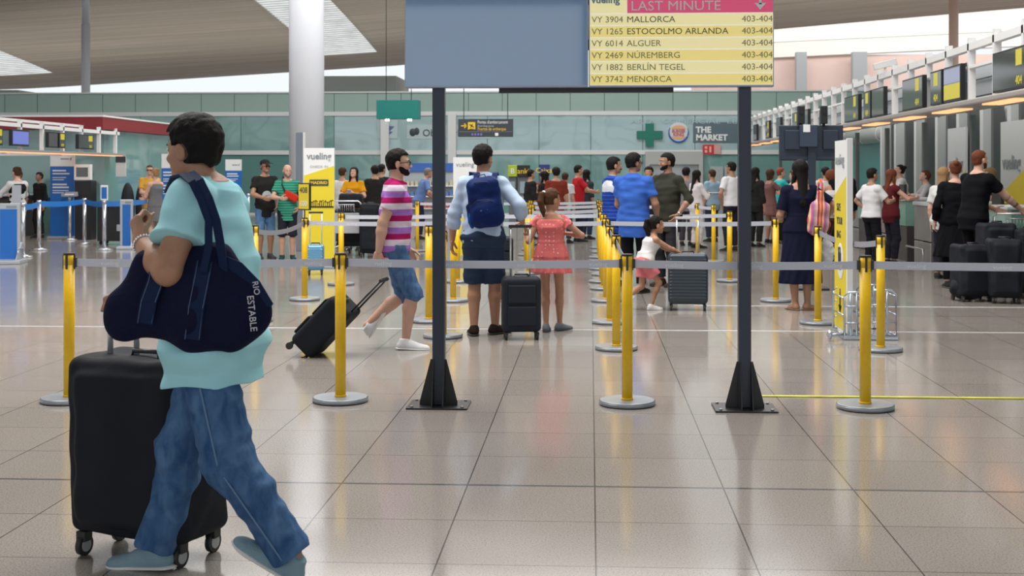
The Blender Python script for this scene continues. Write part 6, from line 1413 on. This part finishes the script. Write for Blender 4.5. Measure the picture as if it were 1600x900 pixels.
t = thing('wrapped_jacket', 'white jacket tied round the waist of the woman in the tank top', 'jacket', (0, 0, 0)); t.location = q.Mw @ Vector((0, -.05, .86)); t.rotation_euler = (0, 0, R(20)); S = Solid(); S.path([(-.18, -.05, .06), (-.05, -.13, .02), (.1, -.12, -.03), (.2, -.06, -.12)], [.035, .05, .05, .03], .03); S.build('cloth', D((.6, .6, .58)), .01, t)
simple('person in white with dark hair behind the tank top woman', 1290, 386, 10, 1.66, 'tan', ('full', 'black'), (.62, .62, .62), (.3, .12, .05), v=.012, sleeve=.9)
simple('person in black left of the tall white and yellow gauge panel', 1316, 412, 10, 1.74, 'tan', ('short', 'brown'), (.008, .008, .012), (.008, .008, .012), v=.011, sleeve=1.8)
q = simple('crew man in a white shirt with a dark red tie', 1362, 420, -66, 1.62, 'olive', ('short', 'black'), (.68, .68, .70), (.008, .008, .012), sleeve=.72, v=.009, pose='talk', facep=True, hem=-.02, bw=1.05)
m = MB(); m.tube([q.tp(0, .085, .27 * 1.6), q.tp(0, .125, .20 * 1.6), q.tp(0, .135, .03 * 1.6)], 0, flat=(.026, .004, (1, 0, 0))); m.build('tie', D((.16, .015, .03)), q.root)
simple('woman with long auburn hair and bare orange lit arm at the desk', 1392, 414, -70, 1.60, 'fair', ('long', 'auburn'), (.10, .015, .02), (.02, .02, .025), sleeve=.15, v=.010, female=True, pose='desk')
q = simple('desk clerk in a white jacket over a yellow top, standing behind the desk', 1411, 388, 85, 1.72, 'fair', ('bun', 'black'), (.60, .61, .65), (.02, .02, .03), sleeve=1.7, v=.010, female=True, pose='desk', head=(0, 16), lean=6, facep=True)
S = Solid(); S.loft(q.P, q.M, q.secs(.020, .14, .29), n=2.2); S.cut((0, -1, 0), q.P + A(0, .06, 0)); S.box(q.P + A(.13, .1, .3), (.085, .2, .3), sub=True, k=.001, r=.01); S.box(q.P + A(-.13, .1, .3), (.085, .2, .3), sub=True, k=.001, r=.01); S.build('yellow_top', D((.62, .42, .02)), .008, q.root)
simple('desk clerk with short red hair in black and white, behind the next desk', 1452, 398, 85, 1.60, 'fair', ('full', 'auburn'), (.40, .40, .42), (.02, .02, .03), sleeve=1.6, v=.010, pose='desk', head=(0, 18), lean=8, facep=True)
q = simple('woman in a long black coat with auburn hair tied up, from behind', 1493, 450, -8, 1.70, 'fair', ('bun', 'auburn'), None, (.006, .006, .008), sleeve=1.9, v=.009, female=True, bw=1.08, hands=dict(L=(-.26, .02, .88), R=(.30, .06, .86)))
q.top(D((.008, .008, .010)), 1.85, hem=-.10, hip=.02, waist=.03, wr=.004, name='coat'); q.skirt(D((.008, .008, .010)), .42, flare=.10, name='coat_skirt')
q = simple('bearded man in a black t-shirt with a tattooed forearm leaning to the desk', 1521, 460, -62, 1.84, 'fair', ('buzz', 'auburn'), (.008, .008, .010), (.008, .008, .010), sleeve=.62, v=.009, hands=dict(R=(.30, .52, 1.06), L=(-.05, .40, 1.08)), lean=8, head=(-4, 6), facep=True, arm_r=1.1, bw=1.08)
q.beard('auburn')
S = Solid(); S.cone(q.el['R'] + (q.wr['R'] - q.el['R']) * .08, q.el['R'] + (q.wr['R'] - q.el['R']) * .75, .0252 * q.H * 1.1, .0190 * q.H * 1.1, flat='ab'); S.build('tattoo', mat('tattoo_ink', (.20, .12, .10), rough=.5, var=.6, vscale=28), .008, q.root)
simple('woman with long blond hair behind the desk, past the tattooed man', 1548, 420, 100, 1.62, 'fair', ('long', 'blond'), (.03, .03, .035), (.02, .02, .03), sleeve=.7, v=.011, female=True, pose='desk')
simple('blond woman half hidden behind the woman in the black coat', 1474, 436, -40, 1.62, 'fair', ('long', 'blond'), (.60, .60, .60), (.02, .02, .03), sleeve=.7, v=.011, female=True)
# far left
q = simple('desk woman in a black waistcoat and white blouse on the far left', 27, 397, 55, 1.66, 'fair', ('bun', 'brown'), (.55, .55, .56), (.010, .010, .014), sleeve=1.5, v=.010, female=True, pose='desk', facep=True)
S = Solid(); S.loft(q.P, q.M, q.secs(.020, -.03, .285), n=2.2); S.build('waistcoat', D((.010, .010, .014)), .01, q.root)
simple('man in black behind the counter, left of the tall blue banner', 30, 370, 170, 1.60, 'olive', ('short', 'brown'), (.014, .012, .014), (.014, .012, .014), sleeve=1.3, v=.012)
simple('second person in black behind the counter, nearer the tall blue banner', 62, 372, 150, 1.56, 'olive', ('short', 'black'), (.016, .016, .018), (.016, .016, .018), sleeve=1.4, v=.012)
simple('man in a mustard t-shirt hugging the woman in grey', 234, 378, -165, 1.72, 'fair', ('buzz', 'brown'), (.62, .34, .06), (.22, .20, .17), sleeve=.7, v=.011, pose='cross', facep=True).glasses(sun=True)
q = simple('woman in a sleeveless grey dress against the man in mustard', 243, 388, 60, 1.64, 'fair', ('bun', 'blond'), None, None, v=.010, female=True, pose='cross'); q.dress(D((.15, .15, .16)), .55, flare=.05)
